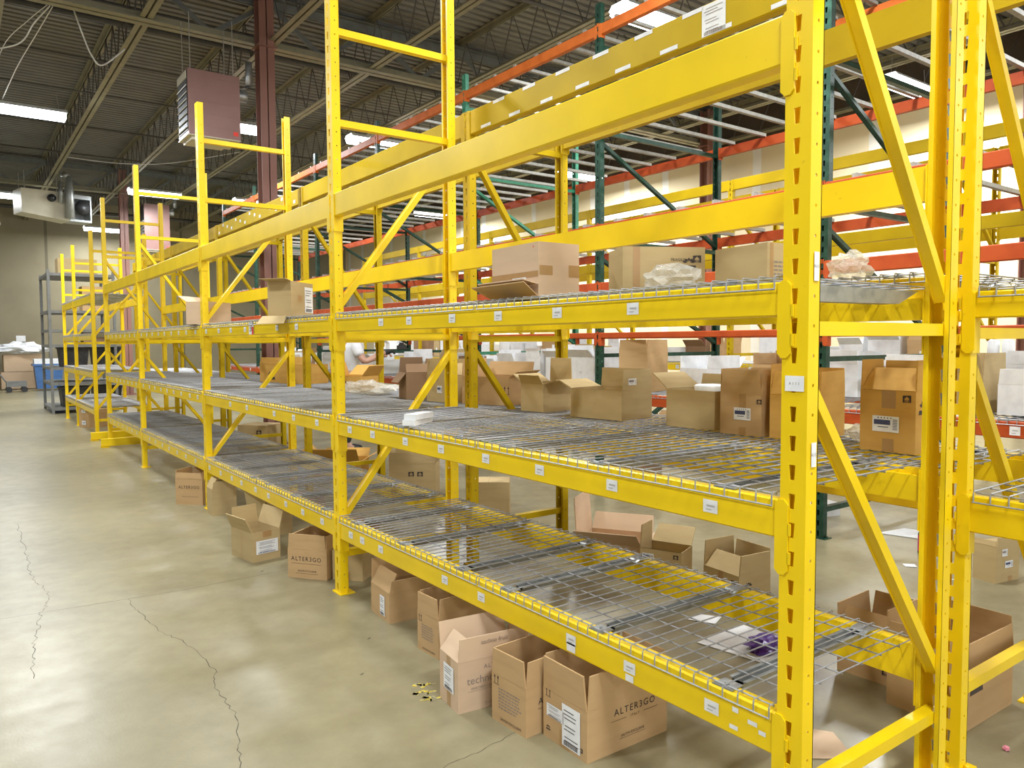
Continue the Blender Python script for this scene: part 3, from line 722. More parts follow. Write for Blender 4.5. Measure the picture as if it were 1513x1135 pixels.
for a, b in ((.1, .1), (.1, .5), (.9, .1), (.9, .45)): mb = MB(); mb.tube([(a, b, .6), (a, b, 1.05)], .008, 5); mb.obj('hanger_rod', 'rod', r)

# hanging cords near the left lamp
def cord(pts, r_, mat, label, name='hanging_wire'):
    P = [Vector(p) for p in pts]; out = []
    for i in range(len(P)-1):
        p0, p1, p2, p3 = P[max(i-1, 0)], P[i], P[i+1], P[min(i+2, len(P)-1)]
        for k in range(8):
            t = k/8; out.append(.5*((2*p1)+(p2-p0)*t+(2*p0-5*p1+4*p2-p3)*t*t+(3*p1-p0-3*p2+p3)*t*t*t))
    out.append(P[-1]); mb = MB(); mb.tube(out, r_, 6)
    return tag(mb.obj(name, mat, None, True), label, 'wire')
cord([(-.53, 10.2, 5.6), (-.7, 10.3, 5.38), (-.87, 10.4, 5.12), (-1.3, 10.6, 5.0)], .009, 'white_plastic', 'pale cord swagging to the left picture edge from the girder')
cord([(-.5, 10.2, 5.6), (-.62, 10.8, 5.45), (-.78, 12.0, 5.32), (-.9, 13.4, 5.2)], .007, 'white_plastic', 'pale cord dropping towards the bright left lamp')
cord([(-.56, 10.2, 5.6), (-.74, 10.6, 5.5), (-.95, 11.8, 5.5), (-1.1, 13.4, 5.2)], .006, 'white_plastic', 'thin second cord dropping towards the bright left lamp')
cord([(-.27, 10.2, 5.6), (-.19, 10.2, 5.35), (-.08, 10.25, 5.1), (.05, 10.3, 5.02), (.35, 10.5, 5.35)], .010, 'white_plastic', 'pale cord hooking right from the girder to the joist')
cord([(4.0, 17.5, 5.9), (2.5, 17.8, 5.5), (1.5, 18, 5.4), (.5, 18.2, 5.44)], .008, 'white_plastic', 'long thin cord sagging across the mid ceiling')
cord([(-.65, 21.7, 5.15), (-.66, 21.6, 4.7), (-.62, 21.5, 4.3)], .010, 'white_plastic', 'short cord hanging below the small left lamp')
# steel shelving unit at the far end
r = thing('steel_shelving', 'tall dark grey steel shelving unit at the far left end', 'shelving', (-.12, 16.55, 0))
for x in (0, 1.15):
    for y in (0, 1.6):
        mb = MB(); mb.box(x, y, 0, x+.05, y+.05, 2.86); mb.obj('post', 'shelf_grey', r)
for k, z in enumerate((.12, .62, .93, 1.38, 1.68, 2.06, 2.8)):
    mb = MB(); mb.box(0, 0, z-.04, 1.2, 1.65, z); mb.box(0, -.004, z-.055, 1.2, 0, z); mb.box(-.004, 0, z-.055, 0, 1.65, z); mb.obj('shelf_panel', 'shelf_grey', r)
# ------------------------------------------------------------------ cartons
def carton(label, A, rot, w, l, h, z=.0, mat='card', flaps=(), decals=(), tape=(), closed=False, group=None, name='cardboard_box', cat='box', fl=None):
    """A = near bottom corner, rot = direction of the right-hand wall (deg), w along it, l to the left-back, h wall height.
    local frame: R wall is y=0 (faces -y), L wall is x=0 (faces -x), B wall y=l, S wall x=w.  flaps: (side, lean from vertical outwards in deg, length)"""
    r = thing(name, label, cat, (A[0], A[1], z), math.radians(rot), group); t = .0035
    mb = MB()
    mb.box(0, 0, 0, w, t, h); mb.box(0, l-t, 0, w, l, h); mb.box(0, t, 0, t, l-t, h); mb.box(w-t, t, 0, w, l-t, h); mb.box(t, t, 0, w-t, l-t, t)
    if closed: mb.box(t, t, h-t, w-t, l/2-.001, h); mb.box(t, l/2+.001, h-t, w-t, l-t, h)
    body = mb.obj('box_body', mat, r)
    W4 = {'R': ((0, 0), (w, 0), (0, -1)), 'B': ((w, l), (0, l), (0, 1)), 'L': ((0, l), (0, 0), (-1, 0)), 'S': ((w, 0), (w, l), (1, 0))}
    for sd, ang, ln in flaps:
        p, q, n = W4[sd]; a = math.radians(ang); d = Vector((n[0]*math.sin(a), n[1]*math.sin(a), math.cos(a)))
        p = Vector((*p, h)); q = Vector((*q, h)); e = (q-p).normalized(); nn = e.cross(d).normalized()*t*.8
        i = Vector((-n[0]*t*.5, -n[1]*t*.5, 0)); p = p+i; q = q+i
        tp = min(.012, (q-p).length*.06)
        c = [p+e*.003, q-e*.003, q-e*tp+d*ln, p+e*tp+d*ln]
        mb = MB(); mb.hexa([c[0]-nn, c[1]-nn, c[2]-nn, c[3]-nn, c[0]+nn, c[1]+nn, c[2]+nn, c[3]+nn]); mb.obj('flap', mat, r)
    def face(sd, s, tt, off):
        """point on face: s from the face's left edge (as seen from outside), tt height"""
        if sd == 'R': return (s, -off, tt), (PI/2, 0, 0)
        if sd == 'L': return (-off, l-s, tt), (PI/2, 0, -PI/2)
        if sd == 'S': return (w+off, s, tt), (PI/2, 0, PI/2)
    for d in decals:
        k = d[0]; sd, s, tt = d[1], d[2], d[3]
        if k == 'text':
            txt, size, mt = d[4], d[5], d[6]; loc, ro = face(sd, s, tt, .0012)
            link('printed_text', text_mesh(txt, size, mt, *(d[7:] or ())), body, loc, ro)
        elif k in ('ship', 'product', 'price'):
            loc, ro = face(sd, s, tt, .0008)
            link('shipping_label', sticker_mesh(d[4], d[5], k, d[6] if len(d) > 6 else 'ink_navy'), body, loc, (0, 0, ro[2]+PI/2))
        elif k == 'rule':
            loc, ro = face(sd, s, tt, .001); m2 = MB(); a, b = d[4]/2, d[5]/2; m2.quad((-a, -b, 0), (a, -b, 0), (a, b, 0), (-a, b, 0)); o = m2.obj('printed_line', d[6], body); o.location = loc; o.rotation_euler = ro
        elif k == 'up':      # two upright arrows over a bar
            loc, ro = face(sd, s, tt, .001); q = d[4]; m2 = MB()
            for x in (-.3, .3):
                m2.quad((x*q-.04*q, -.4*q, 0), (x*q+.04*q, -.4*q, 0), (x*q+.04*q, .3*q, 0), (x*q-.04*q, .3*q, 0))
                m2.quad((x*q-.16*q, .25*q, 0), (x*q+.16*q, .25*q, 0), (x*q+.01*q, .55*q, 0), (x*q-.01*q, .55*q, 0))
            m2.quad((-.5*q, -.52*q, 0), (.5*q, -.52*q, 0), (.5*q, -.45*q, 0), (-.5*q, -.45*q, 0))
            o = m2.obj('up_arrow_mark', d[5] if len(d) > 5 else 'ink', body); o.location = loc; o.rotation_euler = ro
        elif k == 'house':   # dark square with a house-shaped arrow cut out and a bar under it
            loc, ro = face(sd, s, tt, .001); q = d[4]; m2 = MB()
            for a in ((-.5, -.3, -.28, .15), (.28, -.3, .5, .15)): m2.quad((a[0]*q, a[1]*q, 0), (a[2]*q, a[1]*q, 0), (a[2]*q, a[3]*q, 0), (a[0]*q, a[3]*q, 0))
            m2.quad((-.5*q, .15*q, 0), (-.28*q, .15*q, 0), (0, .42*q, 0), (-.5*q, .5*q, 0)); m2.quad((.28*q, .15*q, 0), (.5*q, .15*q, 0), (.5*q, .5*q, 0), (0, .42*q, 0))
            m2.quad((-.5*q, .5*q, 0), (0, .42*q, 0), (.5*q, .5*q, 0), (.5*q, .55*q, 0))
            for x in (-.2, 0, .2): m2.quad(((x-.05)*q, -.3*q, 0), ((x+.05)*q, -.3*q, 0), ((x+.05)*q, .0, 0), ((x-.05)*q, .0, 0))
            o = m2.obj('this_side_up_mark', 'ink', body); o.location = loc; o.rotation_euler = ro
        elif k == 'fan':     # spread leaf fan emblem with a solid word bar below
            loc, ro = face(sd, s, tt, .001); q = d[4]; m2 = MB()
            for i in range(5):
                a = math.radians(18+i*36); ca, sa = math.cos(a), math.sin(a); b1 = (ca*.1*q, sa*.1*q, 0); tip = (ca*.5*q, sa*.36*q, 0); nx, ny = -sa*.10*q, ca*.10*q
                mid = (ca*.32*q, sa*.25*q); m2.quad(b1, (mid[0]+nx, mid[1]+ny, 0), tip, (mid[0]-nx, mid[1]-ny, 0))
            m2.quad((-.55*q, -.42*q, 0), (.55*q, -.42*q, 0), (.5*q, -.18*q, 0), (-.5*q, -.18*q, 0))
            o = m2.obj('printed_emblem', 'ink', body); o.location = loc; o.rotation_euler = ro
        elif k == 'para':    # block of small print
            loc, ro = face(sd, s, tt, .001); w_, n_, g = d[4], d[5], d[6]; m2 = MB(); rr = random.Random(n_)
            for i in range(n_):
                x = -w_/2
                e_ = w_/2-rr.random()*w_*.25
                while x < e_:
                    q = min(.008+.012*rr.random(), e_-x+.001); m2.quad((x, -i*g, 0), (x+q, -i*g, 0), (x+q, -i*g+g*.42, 0), (x, -i*g+g*.42, 0)); x += q+.004
            o = m2.obj('small_print', d[7] if len(d) > 7 else 'ink_grey', body); o.location = loc; o.rotation_euler = ro
    for tp in tape:
        sd, s, t0, t1, tw = tp; loc, ro = face(sd, s, 0, .0006); m2 = MB(); m2.quad((-tw/2, t0, 0), (tw/2, t0, 0), (tw/2, t1, 0), (-tw/2, t1, 0)); o = m2.obj('tape_strip', 'tape', body); o.location = loc; o.rotation_euler = ro
    return r
up4 = lambda a=0, b=0, c=0, d=0, f=.1: (('R', a, f), ('L', b, f), ('B', c, f), ('S', d, f))

# floor, along the front of the aisle row
carton('big brown carton on the floor printed RR. 347 AR, nearest the camera', (-.045, .749), -1, .372, .235, .175, mat='card',
       flaps=(('R', 1, .115), ('L', 3, .115), ('B', 0, .115), ('S', 0, .115)),
       decals=[('text', 'R', .215, .135, 'ALTER3GO', .033, 'ink', 0, 1.25), ('text', 'R', .215, .108, 'ITALY', .012, 'ink', 0, 1.4), ('rule', 'R', .14, .108, .07, .0012, 'ink'), ('rule', 'R', .29, .108, .07, .0012, 'ink'), ('text', 'R', .205, .05, 'SALON EXCLUSIVE', .013, 'ink', 0, 1), ('rule', 'R', .205, .04, .12, .0012, 'ink'),
               ('text', 'L', .118, .235, 'RR. 347 AR', .030, 'ink', .0006, 1.05), ('ship', 'L', .155, .085, .095, .145, 'ink'), ('ship', 'L', .07, .105, .095, .045, 'ink'), ('up', 'L', .03, .165, .03), ('fan', 'L', .03, .04, .022), ('house', 'L', .205, .03, .018)], tape=[('L', .117, 0, .06, .05)])
carton('brown carton on the floor printed RR. 313 AR, second from the camera', (-.108, .995), 3, .33, .194, .177, flaps=(('R', 0, .09), ('L', 1, .092), ('B', -4, .09), ('S', 0, .09)),
       decals=[('text', 'L', .095, .225, 'RR. 313 AR', .024, 'ink', .0005, 1.05), ('up', 'L', .028, .155, .032), ('para', 'L', .105, .125, .13, 7, .0115), ('text', 'L', .11, .018, 'SALON EXCLUSIVE', .014, 'ink'), ('text', 'R', .155, .115, 'ALTER3GO', .034, 'ink', 0, 1.25), ('rule', 'R', .155, .09, .2, .0012, 'ink'), ('text', 'R', .15, .04, 'SALON EXCLUSIVE', .012, 'ink')])
carton('pale carton on the floor printed techno, with a pointed end flap', (-.205, 1.284), -7, .30, .165, .193, mat='card_pale', flaps=(('R', -4, .085), ('L', -38, .09), ('B', 22, .10), ('S', 10, .09)),
       decals=[('text', 'R', .155, .255, 'techno fruit', .024, 'ink_grey'), ('text', 'R', .175, .16, 'ALTER3GO', .024, 'ink_grey', 0, 1.2), ('text', 'R', .095, .115, 'techno', .042, 'ink_grey'), ('text', 'R', .10, .085, 'VEGETABLE CARE', .012, 'ink_grey'), ('rule', 'R', .1, .075, .12, .001, 'ink_grey'), ('text', 'R', .14, .02, '12 x 250 ML', .012, 'ink_grey'), ('ship', 'L', .085, .11, .09, .10, 'ink')], tape=[('L', .082, 0, .055, .035), ('L', .082, .16, .193, .035)])
carton('brown carton on the floor fourth from the camera, with small print and a raised flap', (-.012, 1.750), 3, .36, .17, .176, flaps=(('R', 0, .088), ('L', 1, .088), ('B', -3, .09), ('S', 0, .09)),
       decals=[('text', 'L', .08, .222, 'RR. 303 AR', .019, 'ink'), ('up', 'L', .025, .15, .028), ('para', 'L', .09, .12, .11, 6, .0115), ('text', 'L', .09, .016, 'SALON EXCLUSIVE', .012, 'ink')])
carton('light brown carton on the floor marked 243, its end flap leaning in', (.012, 2.262), -4, .27, .235, .150, mat='card', flaps=(('R', 5, .062), ('L', -28, .10), ('B', 8, .12), ('S', 0, .08)),
       decals=[('text', 'R', .15, .18, '2 4 3', .028, 'ink', .0008), ('ship', 'L', .15, .07, .06, .10, 'ink')])
carton('plain carton on the floor just right of the second frame foot', (.198, 2.96), 40, .16, .19, .173, mat='card_tan', closed=True, tape=[('L', .095, 0, .05, .03)])
carton('brown carton on the floor printed ALTER3GO, left of the second frame foot', (.038, 3.10), 36, .22, .262, .172, flaps=(('R', -6, .085), ('L', 1, .09), ('B', -16, .09), ('S', 0, .085)),
       decals=[('text', 'L', .125, .115, 'ALTER3GO', .036, 'ink', 0, 1.2), ('rule', 'L', .125, .088, .2, .0014, 'ink'), ('text', 'L', .13, .045, 'SALON EXCLUSIVE', .015, 'ink'), ('rule', 'L', .13, .03, .15, .0014, 'ink'), ('text', 'L', .07, .235, 'RR 4', .02, 'white')])
carton('open tan carton standing out in the aisle with a large shipping label and spread flaps', (-.194, 3.721), 10, .19, .285, .190, mat='card_tan', flaps=(('R', -2, .0), ('L', 24, .10), ('B', 4, .12), ('S', 18, .12)),
       decals=[('ship', 'R', .098, .09, .15, .085, 'ink_navy')], tape=[('L', .14, 0, .19, .004), ('R', .1, .15, .19, .06)])
carton('tan carton partly behind the open labelled carton, flaps up', (.09, 4.30), 10, .20, .30, .20, mat='card_tan', flaps=(('R', 0, .10), ('L', 12, .10), ('B', 0, .09), ('S', 0, .09)))
carton('narrow tan carton under the third frame, end flap bent', (-.037, 5.237), 0, .19, .16, .215, mat='card_tan', flaps=(('R', 0, .06), ('L', -25, .09), ('B', 0, .05), ('S', 0, .05)))
carton('brown carton on the floor printed ALTER, left of the third frame foot', (.01, 5.72), 42, .24, .26, .225, mat='card', flaps=(('R', 0, .06), ('L', -4, .05), ('B', 0, .07), ('S', 0, .06)), decals=[('text', 'L', .13, .15, 'ALTER3GO', .036, 'ink', 0, 1.2), ('rule', 'L', .14, .07, .16, .002, 'ink')])
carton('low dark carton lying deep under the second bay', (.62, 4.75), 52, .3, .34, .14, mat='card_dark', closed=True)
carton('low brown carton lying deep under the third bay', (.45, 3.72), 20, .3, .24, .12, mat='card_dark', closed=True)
carton('far brown carton at the foot of the far run with white papers on top', (.10, 13.2), 20, .36, .30, .30, mat='card', closed=True, decals=[('price', 'L', .15, .08, .12, .07), ('price', 'L', .15, .27, .12, .05)])
# floor, behind the racks
carton('tan carton standing on the floor under the second row, seen over the lowest shelf', (1.77, 4.80), 52, .28, .42, .30, mat='card_tan', flaps=(('R', -3, .0), ('L', 0, .10), ('B', 0, .10), ('S', 0, .1)), decals=[('house', 'L', .20, .20, .05), ('house', 'L', .28, .20, .05)])
carton('tan carton behind the paired posts of the second frame', (1.82, 3.75), 52, .25, .33, .28, mat='card_tan', closed=True, decals=[('up', 'L', .05, .2, .05)])
carton('golden open carton lying low behind the posts at left of the second frame', (1.62, 6.05), 52, .42, .5, .17, mat='card_gold', flaps=(('R', 60, .16), ('L', 35, .18), ('B', 40, .16), ('S', 60, .15)))
carton('carton with leaf emblem standing before the tall brown column base', (1.45, 8.35), 40, .36, .42, .36, mat='card_tan', closed=True, decals=[('fan', 'L', .2, .12, .12), ('house', 'L', .3, .26, .07)])
carton('large opened brown carton with a broad raised back panel, under the second row', (1.70, 2.20), 32, .36, .42, .12, mat='card_pale', flaps=(('R', 70, .16), ('B', 4, .27), ('L', 50, .14), ('S', 30, .12)))
carton('open tan carton on the floor with white label and one flap spread right', (1.595, 1.79), 22, .18, .25, .19, mat='card_tan', flaps=(('R', 2, .0), ('L', 0, .0), ('B', -2, .13), ('S', 48, .13)), decals=[('product', 'L', .05, .14, .07, .045), ('house', 'L', .215, .155, .03)])
carton('open tan carton with leaf emblem, just left of the frontmost post', (1.646, 1.44), -6, .24, .262, .13, mat='card_tan', flaps=(('R', 2, .11), ('L', -48, .12), ('B', 0, .14), ('S', 4, .12)),
       decals=[('fan', 'R', .07, .07, .06), ('house', 'L', .22, .085, .03), ('house', 'R', .07, .19, .03)], tape=[('L', .13, .05, .13, .035)])
carton('open tan carton with leaf emblem on the floor between the two right-hand posts', (1.29, .45), 2, .28, .215, .15, mat='card', flaps=(('R', -2, .10), ('L', -24, .125), ('B', 4, .13), ('S', 8, .13)),
       decals=[('fan', 'R', .06, .07, .07), ('house', 'L', .205, .05, .034)], tape=[('L', .12, .06, .15, .045)])
carton('large open carton with leaf emblem cut by the right picture edge', (1.145, .105), -1, .38, .28, .235, mat='card', flaps=(('R', -2, .075), ('L', 4, .09), ('B', 4, .12), ('S', 4, .1)), decals=[('fan', 'R', .085, .16, .09)])
carton('tall closed carton with two white labels on the floor beyond the rack at right', (3.035, .752), -11, .21, .135, .21, mat='card_tan', flaps=(('R', 0, .05), ('L', -10, .03), ('B', -90, .1)), decals=[('product', 'R', .075, .17, .05, .04, 'ink_grey'), ('product', 'R', .115, .10, .07, .04)], tape=[('R', .13, 0, .03, .035)])
carton('flat white carton lying on the floor behind the green post', (3.45, 2.35), -15, .5, .3, .10, mat='white', closed=True, decals=[('text', 'R', .1, .05, 'ORS', .06, 'ink'), ('text', 'L', .12, .05, 'HAIR', .05, 'ink_navy')])

# waist-high shelf of the second row
Z2 = .9585
carton('golden carton with raised flaps and blue-barred label on the waist-high shelf at right', (1.16, .305), -3, .155, .218, .232, z=Z2, mat='card_gold', flaps=(('R', 0, .115), ('L', -42, .11), ('B', 0, .115), ('S', 0, .11)),
       decals=[('product', 'L', .105, .105, .105, .06), ('house', 'L', .185, .20, .032), ('fan', 'R', .058, .175, .07), ('house', 'R', .045, .255, .025), ('up', 'R', .045, .29, .03), ('up', 'R', .075, .285, .04)], tape=[('L', .115, .165, .232, .055), ('L', .115, .0, .05, .045)])
carton('orange-golden carton marked 33 behind the frontmost post', (1.23, .73), 12, .30, .215, .19, z=Z2, mat='card_gold', flaps=(('R', 0, .10), ('L', -14, .10), ('B', 0, .13), ('S', 12, .11)),
       decals=[('text', 'L', .165, .165, '33', .036, 'ink', .0006), ('house', 'L', .205, .16, .028), ('product', 'L', .175, .10, .085, .055)], tape=[('L', .11, .12, .19, .04)])
carton('brown carton with blue-barred label left of the golden one behind the big post', (1.18, .98), 5, .24, .208, .185, z=Z2, mat='card', flaps=(('R', 0, .11), ('L', 0, .11), ('B', 2, .11), ('S', 0, .11)),
       decals=[('product', 'L', .115, .095, .085, .055), ('house', 'L', .198, .15, .025)], tape=[('L', .115, .12, .185, .035), ('L', .115, 0, .035, .035)])
carton('low open carton holding a white tub, one flap spread left', (1.20, 1.25), 0, .26, .30, .185, z=Z2, mat='card_tan', flaps=(('R', 0, .0), ('B', 55, .13), ('S', 4, .07)))
carton('tan open carton with a small white label on its raised flap, on the waist-high shelf', (1.185, 1.85), 8, .27, .36, .16, z=Z2, mat='card_tan', flaps=(('R', 0, .11), ('B', 68, .11), ('S', 0, .11), ('L', 170, .0)), decals=[('product', 'R', .09, .205, .07, .035, 'ink_grey')])
o = carton('tan open carton with one tall upright flap, right of the second frame posts', (1.17, 2.50), 5, .25, .20, .17, z=Z2, mat='card_tan', flaps=(('S', 0, .15), ('R', 75, .10), ('B', 60, .1), ('L', 30, .06)))
carton('brown carton directly behind the paired posts of the second frame', (1.28, 3.0), 18, .28, .40, .19, z=Z2, mat='card', flaps=(('B', 0, .12), ('S', 20, .1), ('R', 60, .08)), decals=[('up', 'L', .38, .1, .05)])
carton('carton with a tall taped flap and small label, left of the second frame posts', (1.11, 3.50), 5, .27, .25, .19, z=Z2, mat='card_tan', flaps=(('L', -12, .12), ('R', -35, .10), ('B', 0, .11), ('S', 0, .11)), decals=[('product', 'L', .16, .09, .06, .05, 'ink_navy')], tape=[('L', .12, .15, .19, .05)])
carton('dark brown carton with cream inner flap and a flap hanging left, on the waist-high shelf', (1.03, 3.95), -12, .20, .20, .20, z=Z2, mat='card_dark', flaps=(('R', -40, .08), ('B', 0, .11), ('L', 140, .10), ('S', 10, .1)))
carton('golden open carton with pale spread flaps half behind the second frame post', (1.20, 5.08), 28, .25, .33, .13, z=Z2, mat='card_gold', flaps=(('B', 14, .12), ('R', 40, .12), ('L', 0, .0), ('S', 52, .14)), decals=[('fan', 'L', .12, .07, .10)])
carton('golden carton with leaf emblem on the waist-high shelf before the brown column', (1.24, 6.50), 18, .3, .42, .20, z=Z2, mat='card_gold', flaps=(('R', 0, .0), ('L', -6, .08)), decals=[('fan', 'L', .2, .08, .12)])
carton('golden carton with leaf emblem, left neighbour of the one before the brown column', (1.17, 7.0), 18, .3, .38, .20, z=Z2, mat='card_gold', flaps=(('L', -10, .07), ('R', 0, .0)), decals=[('fan', 'L', .2, .08, .12)])
for k, (dx, dy, dz, rz, lb) in enumerate(((0, 0, 0, 36, 'lower white slim carton on the waist-high shelf edge'), (.008, .004, .026, 31, 'upper white slim carton stacked on the lower one'))):
    o = thing('small_white_box', lb, 'box', (.022+dx, 2.00+dy, .9995+dz), math.radians(rz))
    mb = MB(); mb.box(0, 0, 0, .20-.03*k, .062, .0255); mb.obj('box_body', 'white', o)
    mb = MB(); mb.quad((-.0006, .058, .0), (-.0006, .004, .0), (-.0006, .004, .0255), (-.0006, .058, .0255)); mb.quad((.0, -.0006, .012), (.2-.03*k, -.0006, .012), (.2-.03*k, -.0006, .0125), (0, -.0006, .0125)); mb.obj('end_flap', 'white_plastic', o)
o = thing('white_tub', 'white plastic tub inside the low open carton', 'tub', (1.32, 1.37, Z2+.004))
mb = MB(); mb.lathe([(.06, 0), (.075, .15), (.08, .20), (.07, .205), (.06, .16), (.0601, .159)], (0, 0, 0), 20); mb.obj('tub_body', 'white_plastic', o, True)

# eye-level shelf
Z3 = 1.5455
carton('carton on the eye-level shelf left of the second post, one flap drooping over the beam', (.05, 3.62), 42, .30, .16, .225, z=Z3, mat='card_tan', flaps=(), closed=True, decals=[('ship', 'R', .235, .115, .11, .165, 'ink')], tape=[('R', .12, .1, .14, .05)])
o = [x for x in C.objects if x.name.startswith('cardboard_box')][-1]
for pts in ([(-.002, 0, .002), (-.002, .16, .002), (-.085, .15, .001), (-.085, -.01, .001)], [(-.085, -.01, .001), (-.085, .15, .001), (-.16, .15, -.05), (-.15, -.03, -.045)], [(0, 0, .225), (0, .16, .225), (-.09, .17, .232), (-.09, -.01, .232)]):
    mb = MB(); q = [Vector(p) for p in pts]; u_ = Vector((0, 0, .0035)); mb.hexa([*q, *[a+u_ for a in q]]); mb.obj('flap', 'card_tan', o)
carton('small reddish carton on the eye-level shelf behind the third post, its flap up', (.06, 5.62), 40, .34, .2, .19, z=Z3, mat='card_pale', flaps=(('B', 60, .1),), closed=True)
r = carton('large pale carton tipped on its side on the eye-level shelf, flap hanging open', (.06, 1.13), -2, .19, .31, .20, z=Z3, mat='card_pale', closed=True, tape=[('R', .035, .08, .115, .06), ('R', .165, .075, .12, .05)], decals=[('ship', 'L', .19, .065, .09, .022, 'ink_grey'), ('text', 'L', .28, .185, 'v', .02, 'ink_red')])
mb = MB(); mb.hexa([(-.002, .0, .045), (-.002, .31, .045), (-.06, .325, .06), (-.06, .01, .06), (-.002, 0, .049), (-.002, .31, .049), (-.06, .325, .064), (-.06, .01, .064)]); mb.obj('flap', 'card_pale', r)
mb = MB(); mb.hexa([(-.001, .0, .0), (-.001, .31, .0), (-.075, .345, .047), (-.065, .0, .05), (-.001, 0, .004), (-.001, .31, .004), (-.075, .345, .051), (-.065, .0, .054)]); mb.obj('flap', 'card', r)
mb = MB(); mb.quad((-.0015, 0, .075), (-.0015, .31, .075), (-.0015, .31, .095), (-.0015, 0, .095)); mb.obj('tape_strip', 'tape', r)
carton('tan taped carton standing behind the large pale carton on the eye-level shelf', (.22, .86), -28, .30, .18, .165, z=Z3, mat='card_tan', closed=True, decals=[('fan', 'R', .24, .11, .05), ('house', 'R', .27, .12, .03), ('text', 'R', .2, .12, 'FRAGILE', .014, 'ink')], tape=[('R', .05, 0, .165, .025)])
carton('tan carton on the eye-level shelf left of the frontmost post, with printing on its end', (.48, .46), -8, .15, .24, .155, z=Z3, mat='card_tan', closed=True, decals=[('para', 'R', .07, .09, .08, 6, .013, 'ink_grey'), ('text', 'R', .10, .12, 'M', .03, 'ink'), ('text', 'R', .11, .06, '11', .02, 'ink')], tape=[('R', .02, 0, .155, .015)])

def crumple(name, label, loc, dims, seed, mat='film', cat='plastic wrap'):
    bm = bmesh.new(); bmesh.ops.create_icosphere(bm, subdivisions=3, radius=1); r_ = random.Random(seed)
    from mathutils import noise
    for v in bm.verts:
        n = noise.noise(v.co*2.3+Vector((seed, 0, 0)))*.55+noise.noise(v.co*6+Vector((0, seed, 0)))*.3
        v.co = v.co*(1+n); v.co.x *= dims[0]/2; v.co.y *= dims[1]/2; v.co.z = max(v.co.z*dims[2]/2, -dims[2]*.35)+dims[2]*.35
    me = bpy.data.meshes.new(name); bm.to_mesh(me); bm.free(); me.materials.append(M[mat])
    o = link(name, me, None, loc); return tag(o, label, cat)
crumple('plastic_wrap', 'crumpled clear plastic film on the eye-level shelf between two cartons', (.20, .62, Z3+.002), (.14, .20, .09), 3)
crumple('plastic_wrap', 'clear plastic bag slumped on the beam at upper right', (.90, .42, 1.603), (.07, .14, .10), 5)
crumple('plastic_wrap', 'crumpled clear film on the waist-high shelf by the dark brown carton', (1.1, 4.75, Z2+.003), (.3, .6, .12), 8)
crumple('plastic_wrap', 'clear film heap behind the frontmost post under the orange carton edge', (1.38, .62, Z2+.003), (.12, .14, .08), 11)
crumple('purple_bag', 'dark purple plastic bag lying on the floor seen through the lowest wire shelf', (1.20, .96, .006), (.17, .13, .07), 4, 'purple', 'bag')
crumple('pink_scrap', 'tiny pink crumpled scrap on the floor at lower right', (1.14, -.03, .001), (.02, .02, .016), 2, 'pink', 'scrap')
def sheet(name, label, pts, mat, z=.002, cat='paper'):
    mb = MB(); k = [Vector((x, y, z)) for x, y in pts]; u_ = Vector((0, 0, .0022)); mb.hexa([*k, *[a+u_ for a in k]]); return tag(mb.obj(name, mat), label, cat)
sheet('cardboard_sheet', 'loose flat cardboard piece on the floor at the frontmost frame foot', [(.54, .35), (.68, .24), (.78, .38), (.70, .50)], 'card_pale', cat='cardboard')
sheet('paper_sheet', 'white paper sheet on the floor below the lowest wire shelf', [(1.03, 1.20), (1.09, .80), (1.36, .86), (1.38, 1.22)], 'white')
sheet('paper_sheet', 'small white paper scrap beside the larger sheet under the lowest shelf', [(1.22, 1.42), (1.28, 1.30), (1.38, 1.34), (1.32, 1.44)], 'white')
sheet('paper_sheet', 'white paper scrap on the floor behind the magenta bottle', [(3.62, 1.75), (3.70, 1.44), (3.95, 1.5), (3.9, 1.7)], 'white')
sheet('paper_sheet', 'tiny white scrap on the open floor right of the diagonal brace', [(2.96, 1.22), (3.0, 1.17), (3.05, 1.21), (3.0, 1.26)], 'white')
sheet('paper_sheet', 'tiny white scrap near the magenta bottle', [(2.85, .95), (2.92, .92), (2.94, .99), (2.87, 1.0)], 'white')
# bottle
o = thing('hair_product_bottle', 'magenta bottle with a black pump cap standing on the floor', 'bottle', (3.348, 1.296, 0))
mb = MB(); mb.lathe([(.034, 0), (.037, .006), (.037, .018)], n=20); mb.lathe([(.0365, .118), (.037, .125), (.030, .14), (.012, .15)], n=20); mb.obj('bottle_ends', 'black', o, True)
mb = MB(); mb.lathe([(.0372, .016), (.0376, .02), (.0376, .116), (.0368, .12)], n=20); mb.obj('magenta_body', 'magenta', o, True)
mb = MB(); mb.lathe([(.017, .146), (.017, .175), (.010, .178), (.009, .195), (.016, .196), (.016, .204)], n=14); mb.bar((0, 0, .2), (-.03, .0, .198), .012, .009); mb.obj('pump_cap', 'black', o, True)

